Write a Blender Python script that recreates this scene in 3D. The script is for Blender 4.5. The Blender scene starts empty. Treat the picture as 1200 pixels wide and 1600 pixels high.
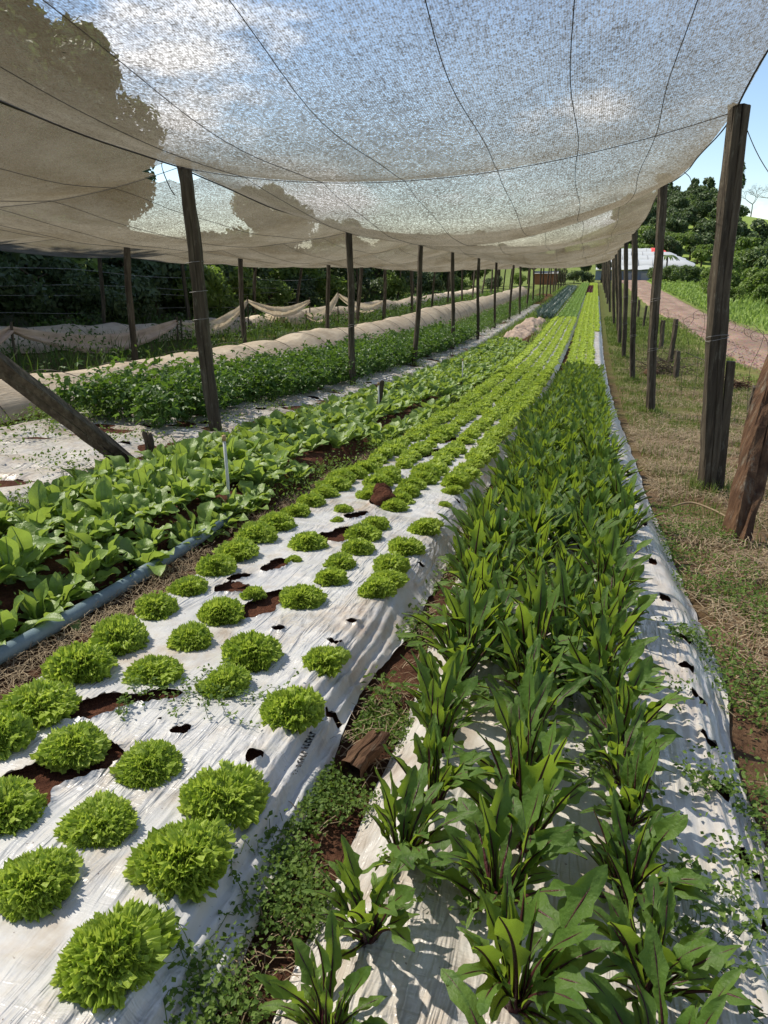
import bpy, math, random
import numpy as np
from mathutils import Vector, Matrix
R = math.radians
rng = np.random.default_rng(7)
random.seed(7)
S = bpy.context.scene
COL = S.collection

# ------------------------------------------------------------------ camera, sky, sun, exposure
CZ = 1.55
PITCH, YAW = R(19.04), R(15.52)
cd = bpy.data.cameras.new('camera'); cam = bpy.data.objects.new('camera', cd); COL.objects.link(cam)
cd.sensor_fit = 'AUTO'; cd.sensor_width = 36; cd.lens = 36 * 1130 / 1600
cd.clip_start = .05; cd.clip_end = 3000
cam.location = (0, 0, CZ); cam.rotation_euler = (math.pi / 2 - PITCH, 0, YAW)
S.camera = cam
SUN_EL, SUN_AZ = R(49), R(17)            # sun on the left of the rows, a little ahead
SUN_DIR = Vector((-math.cos(SUN_EL) * math.cos(SUN_AZ), math.cos(SUN_EL) * math.sin(SUN_AZ), math.sin(SUN_EL)))
ld = bpy.data.lights.new('sun', 'SUN'); ld.energy = 4.6; ld.angle = R(.8); ld.color = (1, .93, .80)
sun = bpy.data.objects.new('sun', ld); COL.objects.link(sun)
sun.rotation_euler = SUN_DIR.to_track_quat('Z', 'Y').to_euler()
W = bpy.data.worlds.new('World'); S.world = W; W.use_nodes = True
nt = W.node_tree; nt.nodes.clear()
wo = nt.nodes.new('ShaderNodeOutputWorld'); bg = nt.nodes.new('ShaderNodeBackground')
sky = nt.nodes.new('ShaderNodeTexSky'); sky.sky_type = 'NISHITA'; sky.sun_disc = False
sky.sun_elevation = SUN_EL; sky.sun_rotation = math.atan2(SUN_DIR.x, SUN_DIR.y); sky.air_density = 1.0; sky.dust_density = .1; sky.ozone_density = 1.8
tc = nt.nodes.new('ShaderNodeTexCoord'); mp = nt.nodes.new('ShaderNodeMapping'); mp.inputs['Scale'].default_value = (1, 1, 2.6); mp.inputs['Location'].default_value = (.35, .1, .2)
nz = nt.nodes.new('ShaderNodeTexNoise'); nz.inputs['Scale'].default_value = 3.4; nz.inputs['Detail'].default_value = 9; nz.inputs['Roughness'].default_value = .58
rp = nt.nodes.new('ShaderNodeValToRGB'); rp.color_ramp.elements[0].position = .54; rp.color_ramp.elements[1].position = .66
mx = nt.nodes.new('ShaderNodeMixRGB'); mx.inputs[2].default_value = (9.0, 9.1, 9.4, 1)
nt.links.new(tc.outputs['Generated'], mp.inputs[0]); nt.links.new(mp.outputs[0], nz.inputs['Vector']); nt.links.new(nz.outputs['Fac'], rp.inputs[0])
nt.links.new(rp.outputs[0], mx.inputs[0]); nt.links.new(sky.outputs[0], mx.inputs[1]); nt.links.new(mx.outputs[0], bg.inputs[0])
bg.inputs[1].default_value = .09
nt.links.new(bg.outputs[0], wo.inputs[0])
S.view_settings.view_transform = 'Standard'; S.view_settings.look = 'None'; S.view_settings.gamma = 1
S.view_settings.exposure = .97; S.view_settings.use_curve_mapping = False
S.cycles.max_bounces = 7; S.cycles.diffuse_bounces = 3; S.cycles.glossy_bounces = 2; S.cycles.transmission_bounces = 4
S.cycles.transparent_max_bounces = 12; S.cycles.use_denoising = True; S.cycles.sample_clamp_indirect = 6

# ------------------------------------------------------------------ terrain function
KY = [-8, 0, 2, 5.2, 10, 14.3, 18.4, 22, 40, 400]; KH = [.6, 1.13, 1.29, 1.55, 1.98, 2.22, 2.34, 2.39, 2.42, 2.42]
CY = [-5, 3, 7, 11, 16, 21, 30, 45, 400]; CC = [.02, .02, .03, .045, .043, .035, .015, .005, .005]
def g(x, y):
    x = np.asarray(x, float); y = np.asarray(y, float)
    h = sum(np.interp(y + d, KY, KH) for d in np.linspace(-1.5, 1.5, 7)) / 7
    return CZ - h + np.interp(y, CY, CC) * np.clip(.74 - x, -.5, 14)
_ph = rng.uniform(0, 6.28, (40,)); _an = rng.uniform(0, 6.28, (40,)); _fr = rng.uniform(.6, 1.7, (40,))
def nz2(x, y, f, k=0, n=7):
    """smooth pseudo noise in about -1..1"""
    s = 0
    for i in range(n):
        j = (i + k * 5) % 40
        s = s + np.sin((x * math.cos(_an[j]) + y * math.sin(_an[j])) * f * _fr[j] * 6.28 + _ph[j] + 2.1 * np.sin((x * math.sin(_an[j]) - y * math.cos(_an[j])) * f * 3.1 + _ph[(j + 3) % 40]))
    return s / n * 1.6

# ------------------------------------------------------------------ object helpers
def tag(o, label=None, cat=None, group=None, kind=None):
    if label: o['label'] = label
    if cat: o['category'] = cat
    if group: o['group'] = group
    if kind: o['kind'] = kind
    return o
def mesh(name, V, F, mats, mi=None, smooth=True, uv=None):
    V = np.asarray(V, np.float32).reshape(-1, 3); F = np.asarray(F, np.int32); k = F.shape[1]
    me = bpy.data.meshes.new(name); me.vertices.add(len(V)); me.vertices.foreach_set('co', V.ravel())
    me.loops.add(F.size); me.loops.foreach_set('vertex_index', F.ravel())
    me.polygons.add(len(F)); me.polygons.foreach_set('loop_start', np.arange(0, F.size, k, dtype=np.int32))
    if not isinstance(mats, (list, tuple)): mats = [mats]
    for m in mats: me.materials.append(m)
    if mi is not None: me.polygons.foreach_set('material_index', np.asarray(mi, np.int32))
    me.polygons.foreach_set('use_smooth', np.full(len(F), smooth, bool))
    if uv is not None:
        l = me.uv_layers.new(name='UVMap'); l.data.foreach_set('uv', np.asarray(uv, np.float32)[F.ravel()].ravel())
    me.update(calc_edges=True)
    return me
def obj(name, me, parent=None, loc=(0, 0, 0), rot=(0, 0, 0), sc=1):
    o = bpy.data.objects.new(name, me); COL.objects.link(o); o.location = loc; o.rotation_euler = rot
    o.scale = (sc, sc, sc) if np.isscalar(sc) else sc
    if parent: o.parent = parent
    return o
def empty(name, loc=(0, 0, 0), rz=0):
    o = bpy.data.objects.new(name, None); COL.objects.link(o); o.location = loc; o.rotation_euler = (0, 0, rz); o.empty_display_size = .1
    return o
def cat_mesh(parts):
    """parts: list of (V, F[, mi]) quads -> one"""
    Vs, Fs, Ms, n = [], [], [], 0
    for p in parts:
        V, F = np.asarray(p[0], float), np.asarray(p[1])
        Vs.append(V); Fs.append(F + n); n += len(V); Ms.append(np.asarray(p[2]) if len(p) > 2 and p[2] is not None else np.zeros(len(F), int))
    return np.concatenate(Vs), np.concatenate(Fs), np.concatenate(Ms)
def inst(T, P, ang, sc, tilt=None):
    """many copies of template T (V,F,mi) at points P turned by ang about z, scaled by sc"""
    V, F = T[0], T[1]; n = len(P); c, s = np.cos(ang), np.sin(ang); sc = np.asarray(sc)
    X = (V[None, :, 0] * c[:, None] - V[None, :, 1] * s[:, None]) * sc[:, None] + P[:, 0:1]
    Y = (V[None, :, 0] * s[:, None] + V[None, :, 1] * c[:, None]) * sc[:, None] + P[:, 1:2]
    Z = V[None, :, 2] * sc[:, None] + P[:, 2:3]
    if tilt is not None: X = X + (Z - P[:, 2:3]) * tilt[:, 0:1]; Y = Y + (Z - P[:, 2:3]) * tilt[:, 1:2]
    VV = np.stack([X, Y, Z], -1).reshape(-1, 3)
    FF = (F[None] + (np.arange(n) * len(V))[:, None, None]).reshape(-1, F.shape[1])
    return VV, FF, np.tile(T[2], n)
def gridF(nu, nv):
    """quads for a (nv+1) x (nu+1) vertex grid"""
    i, j = np.meshgrid(np.arange(nv), np.arange(nu), indexing='ij'); a = (i * (nu + 1) + j).ravel()
    return np.stack([a, a + 1, a + nu + 2, a + nu + 1], 1)
def tube(pts, rad, n=6, caps=True):
    pts = np.asarray(pts, float); m = len(pts); rad = np.full(m, rad) if np.isscalar(rad) else np.asarray(rad)
    t = np.gradient(pts, axis=0); t /= np.linalg.norm(t, axis=1)[:, None] + 1e-9
    ref = np.array([0, 0, 1.]) if abs(t[0, 2]) < .9 else np.array([1., 0, 0])
    a = np.cross(t, ref); a /= np.linalg.norm(a, axis=1)[:, None] + 1e-9; b = np.cross(t, a)
    th = np.linspace(0, 2 * np.pi, n, endpoint=False)
    V = pts[:, None] + rad[:, None, None] * (np.cos(th)[None, :, None] * a[:, None] + np.sin(th)[None, :, None] * b[:, None])
    V = V.reshape(-1, 3); F = []
    for i in range(m - 1):
        for j in range(n): F.append((i * n + j, i * n + (j + 1) % n, (i + 1) * n + (j + 1) % n, (i + 1) * n + j))
    if caps:
        V = np.concatenate([V, pts[:1], pts[-1:]]); c0, c1 = m * n, m * n + 1
        for j in range(0, n, 2):
            F.append((c0, (j + 2) % n, (j + 1) % n, j)); o = (m - 1) * n; F.append((c1, o + j, o + (j + 1) % n, o + (j + 2) % n))
    F = np.array(F)
    return V, F, np.zeros(len(F), int)
def box(x0, x1, y0, y1, z0, z1):
    V = np.array([(x, y, z) for z in (z0, z1) for y in (y0, y1) for x in (x0, x1)], float)
    F = np.array([(0, 2, 3, 1), (4, 5, 7, 6), (0, 1, 5, 4), (2, 6, 7, 3), (0, 4, 6, 2), (1, 3, 7, 5)])
    return V, F, np.zeros(6, int)
ORD = ['nearest', 'second', 'third', 'fourth', 'fifth', 'sixth', 'seventh', 'eighth', 'ninth', 'tenth', 'eleventh', 'twelfth', 'thirteenth', 'fourteenth', 'fifteenth', 'sixteenth', 'seventeenth', 'eighteenth', 'nineteenth', 'twentieth']
TENS = {2: 'twenty', 3: 'thirty', 4: 'forty', 5: 'fifty', 6: 'sixty', 7: 'seventy', 8: 'eighty'}
TORD = {3: 'thirtieth', 4: 'fortieth', 5: 'fiftieth', 6: 'sixtieth', 7: 'seventieth', 8: 'eightieth'}
def ordw(i):
    if i < 20: return ORD[i]
    n = i + 1; t, u = divmod(n, 10)
    return TORD[t] if u == 0 else TENS[t] + '-' + (['first'] + ORD[1:9])[u - 1]

# ------------------------------------------------------------------ materials
def mat(name):
    m = bpy.data.materials.new(name); m.use_nodes = True; t = m.node_tree; t.nodes.clear()
    return m, t, lambda k, **kw: _node(t, k, kw)
def _node(t, k, kw):
    n = t.nodes.new('ShaderNode' + k)
    for a, v in kw.items():
        if hasattr(n, a): setattr(n, a, v)
        else: n.inputs[a.replace('_', ' ')].default_value = v
    return n
def ramp(t, src, stops):
    r = t.nodes.new('ShaderNodeValToRGB'); e = r.color_ramp.elements
    while len(e) < len(stops): e.new(.5)
    for i, (p, c) in enumerate(stops): e[i].position = p; e[i].color = (*c, 1) if len(c) == 3 else c
    t.links.new(src, r.inputs[0]); return r.outputs[0]
def mixc(t, fac, a, b, mode='MIX'):
    m = t.nodes.new('ShaderNodeMixRGB'); m.blend_type = mode
    for i, v in enumerate((fac, a, b)):
        if isinstance(v, (int, float)): m.inputs[i].default_value = v
        elif isinstance(v, tuple): m.inputs[i].default_value = (*v, 1)
        else: t.links.new(v, m.inputs[i])
    return m.outputs[0]
def mth(t, op, a, b=None, clamp=False):
    m = t.nodes.new('ShaderNodeMath'); m.operation = op; m.use_clamp = clamp
    for i, v in enumerate((a, b)):
        if v is None: continue
        if isinstance(v, (int, float)): m.inputs[i].default_value = v
        else: t.links.new(v, m.inputs[i])
    return m.outputs[0]
def noise(t, vec, scale, detail=4, rough=.55, sc3=None, dist=0):
    if sc3:
        mpn = t.nodes.new('ShaderNodeMapping'); mpn.inputs['Scale'].default_value = sc3; t.links.new(vec, mpn.inputs[0]); vec = mpn.outputs[0]
    n = t.nodes.new('ShaderNodeTexNoise'); n.inputs['Scale'].default_value = scale; n.inputs['Detail'].default_value = detail; n.inputs['Roughness'].default_value = rough; n.inputs['Distortion'].default_value = dist
    t.links.new(vec, n.inputs['Vector']); return n.outputs['Fac']
def bump(t, h, strength, dist):
    b = t.nodes.new('ShaderNodeBump'); b.inputs['Strength'].default_value = strength; b.inputs['Distance'].default_value = dist; t.links.new(h, b.inputs['Height']); return b.outputs[0]
def pbsdf(t, col, rough=.7, spec=.3, nrm=None):
    p = t.nodes.new('ShaderNodeBsdfPrincipled')
    if isinstance(col, tuple): p.inputs['Base Color'].default_value = (*col, 1)
    else: t.links.new(col, p.inputs['Base Color'])
    if isinstance(rough, (int, float)): p.inputs['Roughness'].default_value = rough
    else: t.links.new(rough, p.inputs['Roughness'])
    p.inputs['Specular IOR Level'].default_value = spec
    if nrm is not None: t.links.new(nrm, p.inputs['Normal'])
    return p.outputs[0]
def out(t, sh):
    o = t.nodes.new('ShaderNodeOutputMaterial'); t.links.new(sh, o.inputs[0])
def coords(t, kind='Object'):
    return t.nodes.new('ShaderNodeTexCoord').outputs[kind]
def wpos(t):
    return t.nodes.new('ShaderNodeNewGeometry').outputs['Position']

def leaf_mat(name, dark, light, trans, tw=.35, rough=.5, spec=.35, vein=60, orand=.5):
    m, t, N = mat(name); geo = t.nodes.new('ShaderNodeNewGeometry'); oi = t.nodes.new('ShaderNodeObjectInfo')
    r = mth(t, 'ADD', mth(t, 'MULTIPLY', geo.outputs['Random Per Island'], 1 - orand), mth(t, 'MULTIPLY', oi.outputs['Random'], orand))
    n = noise(t, geo.outputs['Position'], vein * .35, 3)
    f = mth(t, 'ADD', mth(t, 'MULTIPLY', r, .7), mth(t, 'MULTIPLY', mth(t, 'SUBTRACT', n, .35), .7), True)
    c = ramp(t, f, [(.05, dark), (.95, light)])
    nb = bump(t, noise(t, geo.outputs['Position'], vein * 2, 3), .6, .006)
    tr = t.nodes.new('ShaderNodeBsdfTranslucent')
    t.links.new(mixc(t, 1, mixc(t, .35, c, trans), (1.15, 1.1, .8), 'MULTIPLY') if False else mixc(t, .75, c, trans), tr.inputs[0])
    mxs = t.nodes.new('ShaderNodeMixShader'); mxs.inputs[0].default_value = tw
    t.links.new(pbsdf(t, c, rough, spec, nb), mxs.inputs[1]); t.links.new(tr.outputs[0], mxs.inputs[2]); out(t, mxs.outputs[0])
    return m
M = {}
M['lettuce'] = leaf_mat('lettuce_leaf', (.255, .36, .04), (.465, .57, .105), (.58, .71, .09), .42, .45, .3, 60, .3)
M['lettuce_pale'] = leaf_mat('pale_lettuce_leaf', (.13, .25, .045), (.24, .37, .09), (.35, .5, .1), .34, .5)
M['red_lettuce'] = leaf_mat('red_lettuce_leaf', (.045, .008, .014), (.10, .02, .028), (.16, .02, .03), .3, .5)
M['chicory'] = leaf_mat('chicory_leaf', (.038, .092, .02), (.125, .205, .042), (.38, .53, .035), .38, .52, .25, 50, .25)
M['rib'] = leaf_mat('dark_red_midrib', (.03, .010, .010), (.085, .02, .022), (.08, .03, .02), .1, .45, .4)
M['broad'] = leaf_mat('broad_leaf', (.11, .20, .04), (.26, .365, .09), (.42, .56, .07), .36, .42, .4, 45, .25)
M['pale_rib'] = leaf_mat('pale_midrib', (.16, .25, .07), (.24, .33, .11), (.3, .4, .1), .25, .45)
M['celery'] = leaf_mat('celery_leaf', (.035, .085, .018), (.10, .19, .034), (.22, .38, .033), .3, .45, .4, 40, .2)
M['stalk'] = leaf_mat('celery_stalk', (.10, .17, .04), (.16, .24, .06), (.2, .3, .06), .2)
M['leek'] = leaf_mat('leek_leaf', (.035, .07, .062), (.075, .12, .11), (.1, .17, .13), .2, .4)
M['weed'] = leaf_mat('weed_leaf', (.06, .115, .02), (.14, .21, .04), (.24, .36, .04), .3, .6, .25, 40, 0)
M['weed_dark'] = leaf_mat('dark_weed_leaf', (.03, .065, .015), (.08, .14, .03), (.15, .25, .03), .3, .6, .25, 20, .2)
M['grass'] = leaf_mat('grass_blade', (.075, .12, .022), (.17, .22, .05), (.22, .3, .05), .3, .6, .25, 10, 0)
M['meadow'] = leaf_mat('meadow_blade', (.10, .165, .03), (.20, .28, .065), (.26, .38, .07), .35, .6, .25, 1, 0)
M['straw'] = leaf_mat('dry_straw', (.14, .09, .05), (.42, .34, .22), (.35, .27, .16), .12, .7, .2, 10, 0)
M['tree1'] = leaf_mat('dark_tree_leaf', (.034, .056, .022), (.09, .13, .048), (.12, .18, .05), .25, .55, .3, 3, .5)  # greyed and lightened so the colour carries distant haze on the hill trees
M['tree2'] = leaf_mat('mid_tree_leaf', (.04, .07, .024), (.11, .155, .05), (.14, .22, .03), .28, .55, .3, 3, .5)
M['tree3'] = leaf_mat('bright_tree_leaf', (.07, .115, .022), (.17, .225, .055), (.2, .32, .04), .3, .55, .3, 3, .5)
M['grey_twig'] = leaf_mat('grey_twig', (.14, .13, .10), (.24, .22, .17), (.2, .2, .15), .15, .8, .1, 3, .3)

def wood_mat(name, c0, c1, c2, spec=.2):
    m, t, N = mat(name); p = coords(t); oi = t.nodes.new('ShaderNodeObjectInfo')
    va = t.nodes.new('ShaderNodeVectorMath'); va.operation = 'ADD'; t.links.new(p, va.inputs[0]); t.links.new(oi.outputs['Random'], va.inputs[1]); p = va.outputs[0]
    n1 = noise(t, p, 30, 6, .6, (1, 1, .07)); n2 = noise(t, p, 5, 4, .6, (1, 1, .3))
    n3 = noise(t, p, 90, 3, .6, (1, 1, .04))
    c = ramp(t, mth(t, 'ADD', mth(t, 'MULTIPLY', n1, .6), mth(t, 'MULTIPLY', n2, .4)), [(.33, c0), (.5, c1), (.7, c2)])
    lich = ramp(t, noise(t, p, 22, 6, .75, (1, 1, .35)), [(.55, (0, 0, 0)), (.68, (1, 1, 1))])
    c = mixc(t, mth(t, 'MULTIPLY', lich, .5), c, (.20, .19, .15))
    nb = bump(t, mth(t, 'ADD', n1, mth(t, 'MULTIPLY', n3, .6)), .9, .012)
    out(t, pbsdf(t, c, .88, spec, nb)); return m
M['wood'] = wood_mat('weathered_wood', (.022, .017, .012), (.07, .056, .04), (.15, .125, .09))
M['wood_brown'] = wood_mat('brown_wood', (.02, .009, .006), (.085, .045, .025), (.17, .10, .055))
M['bark'] = wood_mat('bark', (.03, .022, .015), (.08, .06, .04), (.15, .12, .08))

def soil_mat(name, a, b, c):
    m, t, N = mat(name); p = wpos(t)
    n = noise(t, p, 9, 8, .7); n2 = noise(t, p, 60, 4, .7)
    col = ramp(t, mth(t, 'ADD', mth(t, 'MULTIPLY', n, .6), mth(t, 'MULTIPLY', n2, .4)), [(.3, a), (.52, b), (.75, c)])
    out(t, pbsdf(t, col, .95, .1, bump(t, mth(t, 'ADD', n, mth(t, 'MULTIPLY', n2, .7)), 1, .03))); return m
M['soil'] = soil_mat('red_soil', (.035, .014, .009), (.095, .038, .022), (.17, .08, .048))

def ground_mat():
    m, t, N = mat('ground_soil_and_thatch'); p = wpos(t)
    sx = t.nodes.new('ShaderNodeSeparateXYZ'); t.links.new(p, sx.inputs[0]); X, Y = sx.outputs[0], sx.outputs[1]
    n = noise(t, p, 7, 8, .7); n2 = noise(t, p, 50, 5, .7); n3 = noise(t, p, .9, 5, .6)
    f = mth(t, 'ADD', mth(t, 'MULTIPLY', n, .55), mth(t, 'MULTIPLY', n2, .45))
    soil = ramp(t, f, [(.3, (.03, .013, .008)), (.52, (.075, .034, .02)), (.75, (.15, .08, .048))])
    thatch = ramp(t, f, [(.32, (.06, .03, .018)), (.5, (.17, .105, .062)), (.7, (.32, .24, .15))])
    grass = ramp(t, f, [(.3, (.045, .06, .015)), (.5, (.10, .13, .03)), (.7, (.17, .2, .06))])
    meadow = ramp(t, f, [(.3, (.08, .13, .025)), (.6, (.19, .25, .06))])
    right = ramp(t, mth(t, 'ADD', X, mth(t, 'MULTIPLY', n, .5)), [(.45, (0, 0, 0)), (.95, (1, 1, 1))])
    r2 = mth(t, 'MULTIPLY', mth(t, 'ADD', mth(t, 'MULTIPLY', Y, .045), mth(t, 'MULTIPLY', mth(t, 'SUBTRACT', n3, .5), 2.4)), 1, True)
    base = mixc(t, mth(t, 'MULTIPLY', right, .8), soil, mixc(t, r2, thatch, grass))
    left = mth(t, 'MULTIPLY', mth(t, 'MULTIPLY', mth(t, 'ADD', X, 3.0), -.6), 1, True)
    lg = mth(t, 'MULTIPLY', mth(t, 'ADD', mth(t, 'MULTIPLY', n3, 1.2), -.05, True), left, True)
    base = mixc(t, lg, base, grass)
    farl = mth(t, 'MULTIPLY', mth(t, 'SUBTRACT', Y, 24), .2, True)
    base = mixc(t, mth(t, 'MULTIPLY', farl, mth(t, 'SUBTRACT', 1, right)), base, grass)
    mr = mth(t, 'MULTIPLY', mth(t, 'SUBTRACT', X, 5.6), .8, True)
    base = mixc(t, mr, base, meadow)
    out(t, pbsdf(t, base, .95, .1, bump(t, f, 1, .035))); return m
M['ground'] = ground_mat()
def road_mat():
    m, t, N = mat('red_gravel_road'); p = wpos(t)
    n = noise(t, p, 1.1, 6, .6, (1, .35, 1)); n2 = noise(t, p, 40, 4, .75); v = t.nodes.new('ShaderNodeTexVoronoi'); v.inputs['Scale'].default_value = 22; t.links.new(p, v.inputs['Vector'])
    c = ramp(t, mth(t, 'ADD', mth(t, 'MULTIPLY', n, .6), mth(t, 'MULTIPLY', n2, .4)), [(.32, (.115, .078, .06)), (.5, (.19, .133, .104)), (.7, (.30, .225, .182))])
    c = mixc(t, .35, c, v.outputs['Color'], 'SOFT_LIGHT')
    out(t, pbsdf(t, c, .95, .1, bump(t, n2, .8, .03))); return m
M['road'] = road_mat()
def mulch_mat(name, dirt):
    m, t, N = mat(name); p = wpos(t)
    d = mth(t, 'ADD', mth(t, 'MULTIPLY', noise(t, p, 2.6, 7, .65), .7), mth(t, 'MULTIPLY', noise(t, p, 14, 6, .7, (1, .45, 1)), .42))
    c = ramp(t, d, [(.42, (.55, .555, .56)), (.56, (.55, .54, .53)), (.66, (.48, .43, .375)), (.80, (.31, .20, .13))] if dirt < .5 else [(.40, (.56, .555, .54)), (.52, (.52, .49, .455)), (.64, (.42, .365, .31)), (.8, (.29, .205, .145))])
    sp = noise(t, p, 75, 3, .6); c = mixc(t, ramp(t, sp, [(.70, (0, 0, 0)), (.74, (1, 1, 1))]), c, (.12, .07, .05))
    w1 = noise(t, p, 1, 2, .5, (30, 4.0, 10), 1.1); w2 = noise(t, p, 1, 2, .5, (70, 7, 20), .6); w3 = noise(t, p, 1, 3, .5, (15, 4, 8), 1.4)
    w4 = noise(t, p, 1, 3, .55, (9, 42, 9), .8)
    h = mth(t, 'ADD', mth(t, 'ADD', mth(t, 'MULTIPLY', w1, 1.0), mth(t, 'MULTIPLY', w2, .22)), mth(t, 'ADD', mth(t, 'MULTIPLY', w3, .9), mth(t, 'MULTIPLY', w4, .35)))
    msk = ramp(t, noise(t, p, 2.1, 3, .5), [(.40, (.06, .06, .06)), (.62, (1, 1, 1))]); h = mth(t, 'MULTIPLY', h, msk)
    nb = bump(t, h, 1., .022)
    tr = t.nodes.new('ShaderNodeBsdfTranslucent'); tr.inputs[0].default_value = (.5, .5, .5, 1)
    mxs = t.nodes.new('ShaderNodeMixShader'); mxs.inputs[0].default_value = .06
    t.links.new(pbsdf(t, c, .33, .5, nb), mxs.inputs[1]); t.links.new(tr.outputs[0], mxs.inputs[2]); out(t, mxs.outputs[0]); return m
M['mulch'] = mulch_mat('white_plastic_mulch', 0); M['mulch_dirty'] = mulch_mat('dirty_plastic_mulch', 1)
def net_mat():
    m, t, N = mat('shade_net'); uv = coords(t, 'UV'); geo = t.nodes.new('ShaderNodeNewGeometry')
    # knitted threads: fine ribs along and across, uneven dirt
    sp = t.nodes.new('ShaderNodeSeparateXYZ'); t.links.new(uv, sp.inputs[0]); U, V = sp.outputs[0], sp.outputs[1]
    ru = mth(t, 'ABSOLUTE', mth(t, 'SINE', mth(t, 'MULTIPLY', U, math.pi / .011))); rv = mth(t, 'ABSOLUTE', mth(t, 'SINE', mth(t, 'MULTIPLY', V, math.pi / .017)))
    pat = mth(t, 'MULTIPLY', ru, mth(t, 'ADD', mth(t, 'MULTIPLY', rv, .6), .4))
    def cells(pitch, ky):
        mpn = t.nodes.new('ShaderNodeMapping'); mpn.inputs['Scale'].default_value = (1 / pitch, ky / pitch, 1); t.links.new(uv, mpn.inputs[0]); fl_ = t.nodes.new('ShaderNodeVectorMath'); fl_.operation = 'FLOOR'; t.links.new(mpn.outputs[0], fl_.inputs[0]); wn = t.nodes.new('ShaderNodeTexWhiteNoise'); wn.noise_dimensions = '2D'; t.links.new(fl_.outputs[0], wn.inputs['Vector']); return wn.outputs['Value']
    gr = mth(t, 'ADD', mth(t, 'MULTIPLY', cells(.0055, .6), .6), mth(t, 'MULTIPLY', cells(.012, .7), .4)); lg = noise(t, uv, 2.2, 5, .6)
    # open fraction seen straight on, then threads stack up along an oblique ray: T = open ** (1/cos)
    op = mth(t, 'ADD', .345, mth(t, 'ADD', mth(t, 'MULTIPLY', pat, .30), mth(t, 'ADD', mth(t, 'MULTIPLY', mth(t, 'SUBTRACT', gr, .5), .75), mth(t, 'MULTIPLY', mth(t, 'SUBTRACT', lg, .5), .25))))
    op = mth(t, 'MINIMUM', mth(t, 'MAXIMUM', op, .12), .97)
    dt = t.nodes.new('ShaderNodeVectorMath'); dt.operation = 'DOT_PRODUCT'; t.links.new(geo.outputs['Incoming'], dt.inputs[0]); t.links.new(geo.outputs['True Normal'], dt.inputs[1])
    cs = mth(t, 'MAXIMUM', mth(t, 'ABSOLUTE', dt.outputs['Value']), .06)
    T = mth(t, 'POWER', op, mth(t, 'DIVIDE', .5, cs))
    col = ramp(t, mth(t, 'ADD', mth(t, 'MULTIPLY', gr, .6), mth(t, 'MULTIPLY', lg, .4)), [(.2, (.07, .062, .046)), (.5, (.165, .147, .113)), (.8, (.29, .263, .208))])
    gm = ramp(t, noise(t, uv, 1.1, 6, .65, (1, .55, 1)), [(.42, (1, 1, 1)), (.68, (.62, .57, .48))]); col = mixc(t, 1., col, gm, 'MULTIPLY')
    df = t.nodes.new('ShaderNodeBsdfDiffuse'); t.links.new(col, df.inputs[0]); tr = t.nodes.new('ShaderNodeBsdfTranslucent'); t.links.new(col, tr.inputs[0])
    m1 = t.nodes.new('ShaderNodeMixShader'); m1.inputs[0].default_value = .55; t.links.new(df.outputs[0], m1.inputs[1]); t.links.new(tr.outputs[0], m1.inputs[2])
    tp = t.nodes.new('ShaderNodeBsdfTransparent'); m2 = t.nodes.new('ShaderNodeMixShader'); t.links.new(T, m2.inputs[0]); t.links.new(m1.outputs[0], m2.inputs[1]); t.links.new(tp.outputs[0], m2.inputs[2])
    out(t, m2.outputs[0]); return m
M['net'] = net_mat()
def cloth_mat(name, a, b, tw=.35):
    m, t, N = mat(name); p = wpos(t); n = noise(t, p, 3, 6, .6); n2 = noise(t, p, 1, 4, .6, (30, 3, 30), .5)
    c = ramp(t, mth(t, 'ADD', mth(t, 'MULTIPLY', n, .6), mth(t, 'MULTIPLY', n2, .4)), [(.35, a), (.65, b)])
    tr = t.nodes.new('ShaderNodeBsdfTranslucent'); t.links.new(c, tr.inputs[0]); mxs = t.nodes.new('ShaderNodeMixShader'); mxs.inputs[0].default_value = tw
    t.links.new(pbsdf(t, c, .8, .15, bump(t, n2, .7, .02)), mxs.inputs[1]); t.links.new(tr.outputs[0], mxs.inputs[2]); out(t, mxs.outputs[0]); return m
M['cloth'] = cloth_mat('beige_row_cover', (.50, .40, .29), (.72, .63, .50)); M['cloth_pink'] = cloth_mat('pinkish_row_cover', (.45, .33, .26), (.65, .52, .42))
def plain(name, c, rough=.6, spec=.3, var=.25, sc=12, metal=0):
    m, t, N = mat(name); p = coords(t); n = noise(t, p, sc, 5, .65)
    col = mixc(t, n, tuple(v * (1 - var) for v in c), tuple(min(1, v * (1 + var)) for v in c))
    out(t, pbsdf(t, col, rough, spec, bump(t, n, .3, .01))); return m
M['wire'] = plain('rusty_wire', (.05, .04, .034), .7, .3); M['cord'] = plain('dark_cord', (.045, .04, .035), .8, .2)
M['lightwire'] = plain('galvanised_wire', (.22, .21, .2), .5, .4)
M['pipe'] = plain('blue_grey_pipe', (.115, .165, .19), .55, .3, .45, 14); M['pvc'] = plain('grey_white_pvc', (.45, .46, .43), .5, .3, .2); M['brass'] = plain('brass_cap', (.3, .2, .1), .5)
M['ink'] = plain('black_print', (.02, .02, .022), .6); M['debris'] = plain('dark_debris', (.03, .025, .018), .9, .1)
M['poly'] = plain('greenhouse_film', (.36, .37, .37), .4, .4, .06, 1); M['red'] = plain('red_film', (.6, .06, .05), .5); M['frame'] = plain('steel_frame', (.25, .25, .26), .5); M['bluewall'] = plain('grey_blue_wall', (.16, .19, .23), .7, .2, .3, .6)
M['barn'] = plain('red_brown_board', (.30, .13, .07), .8, .2, .3, 2); M['roof'] = plain('grey_roof', (.3, .29, .27), .7); M['white'] = plain('white_wall', (.7, .7, .68), .7)
M['black'] = plain('black_film', (.012, .012, .013), .4)

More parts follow.
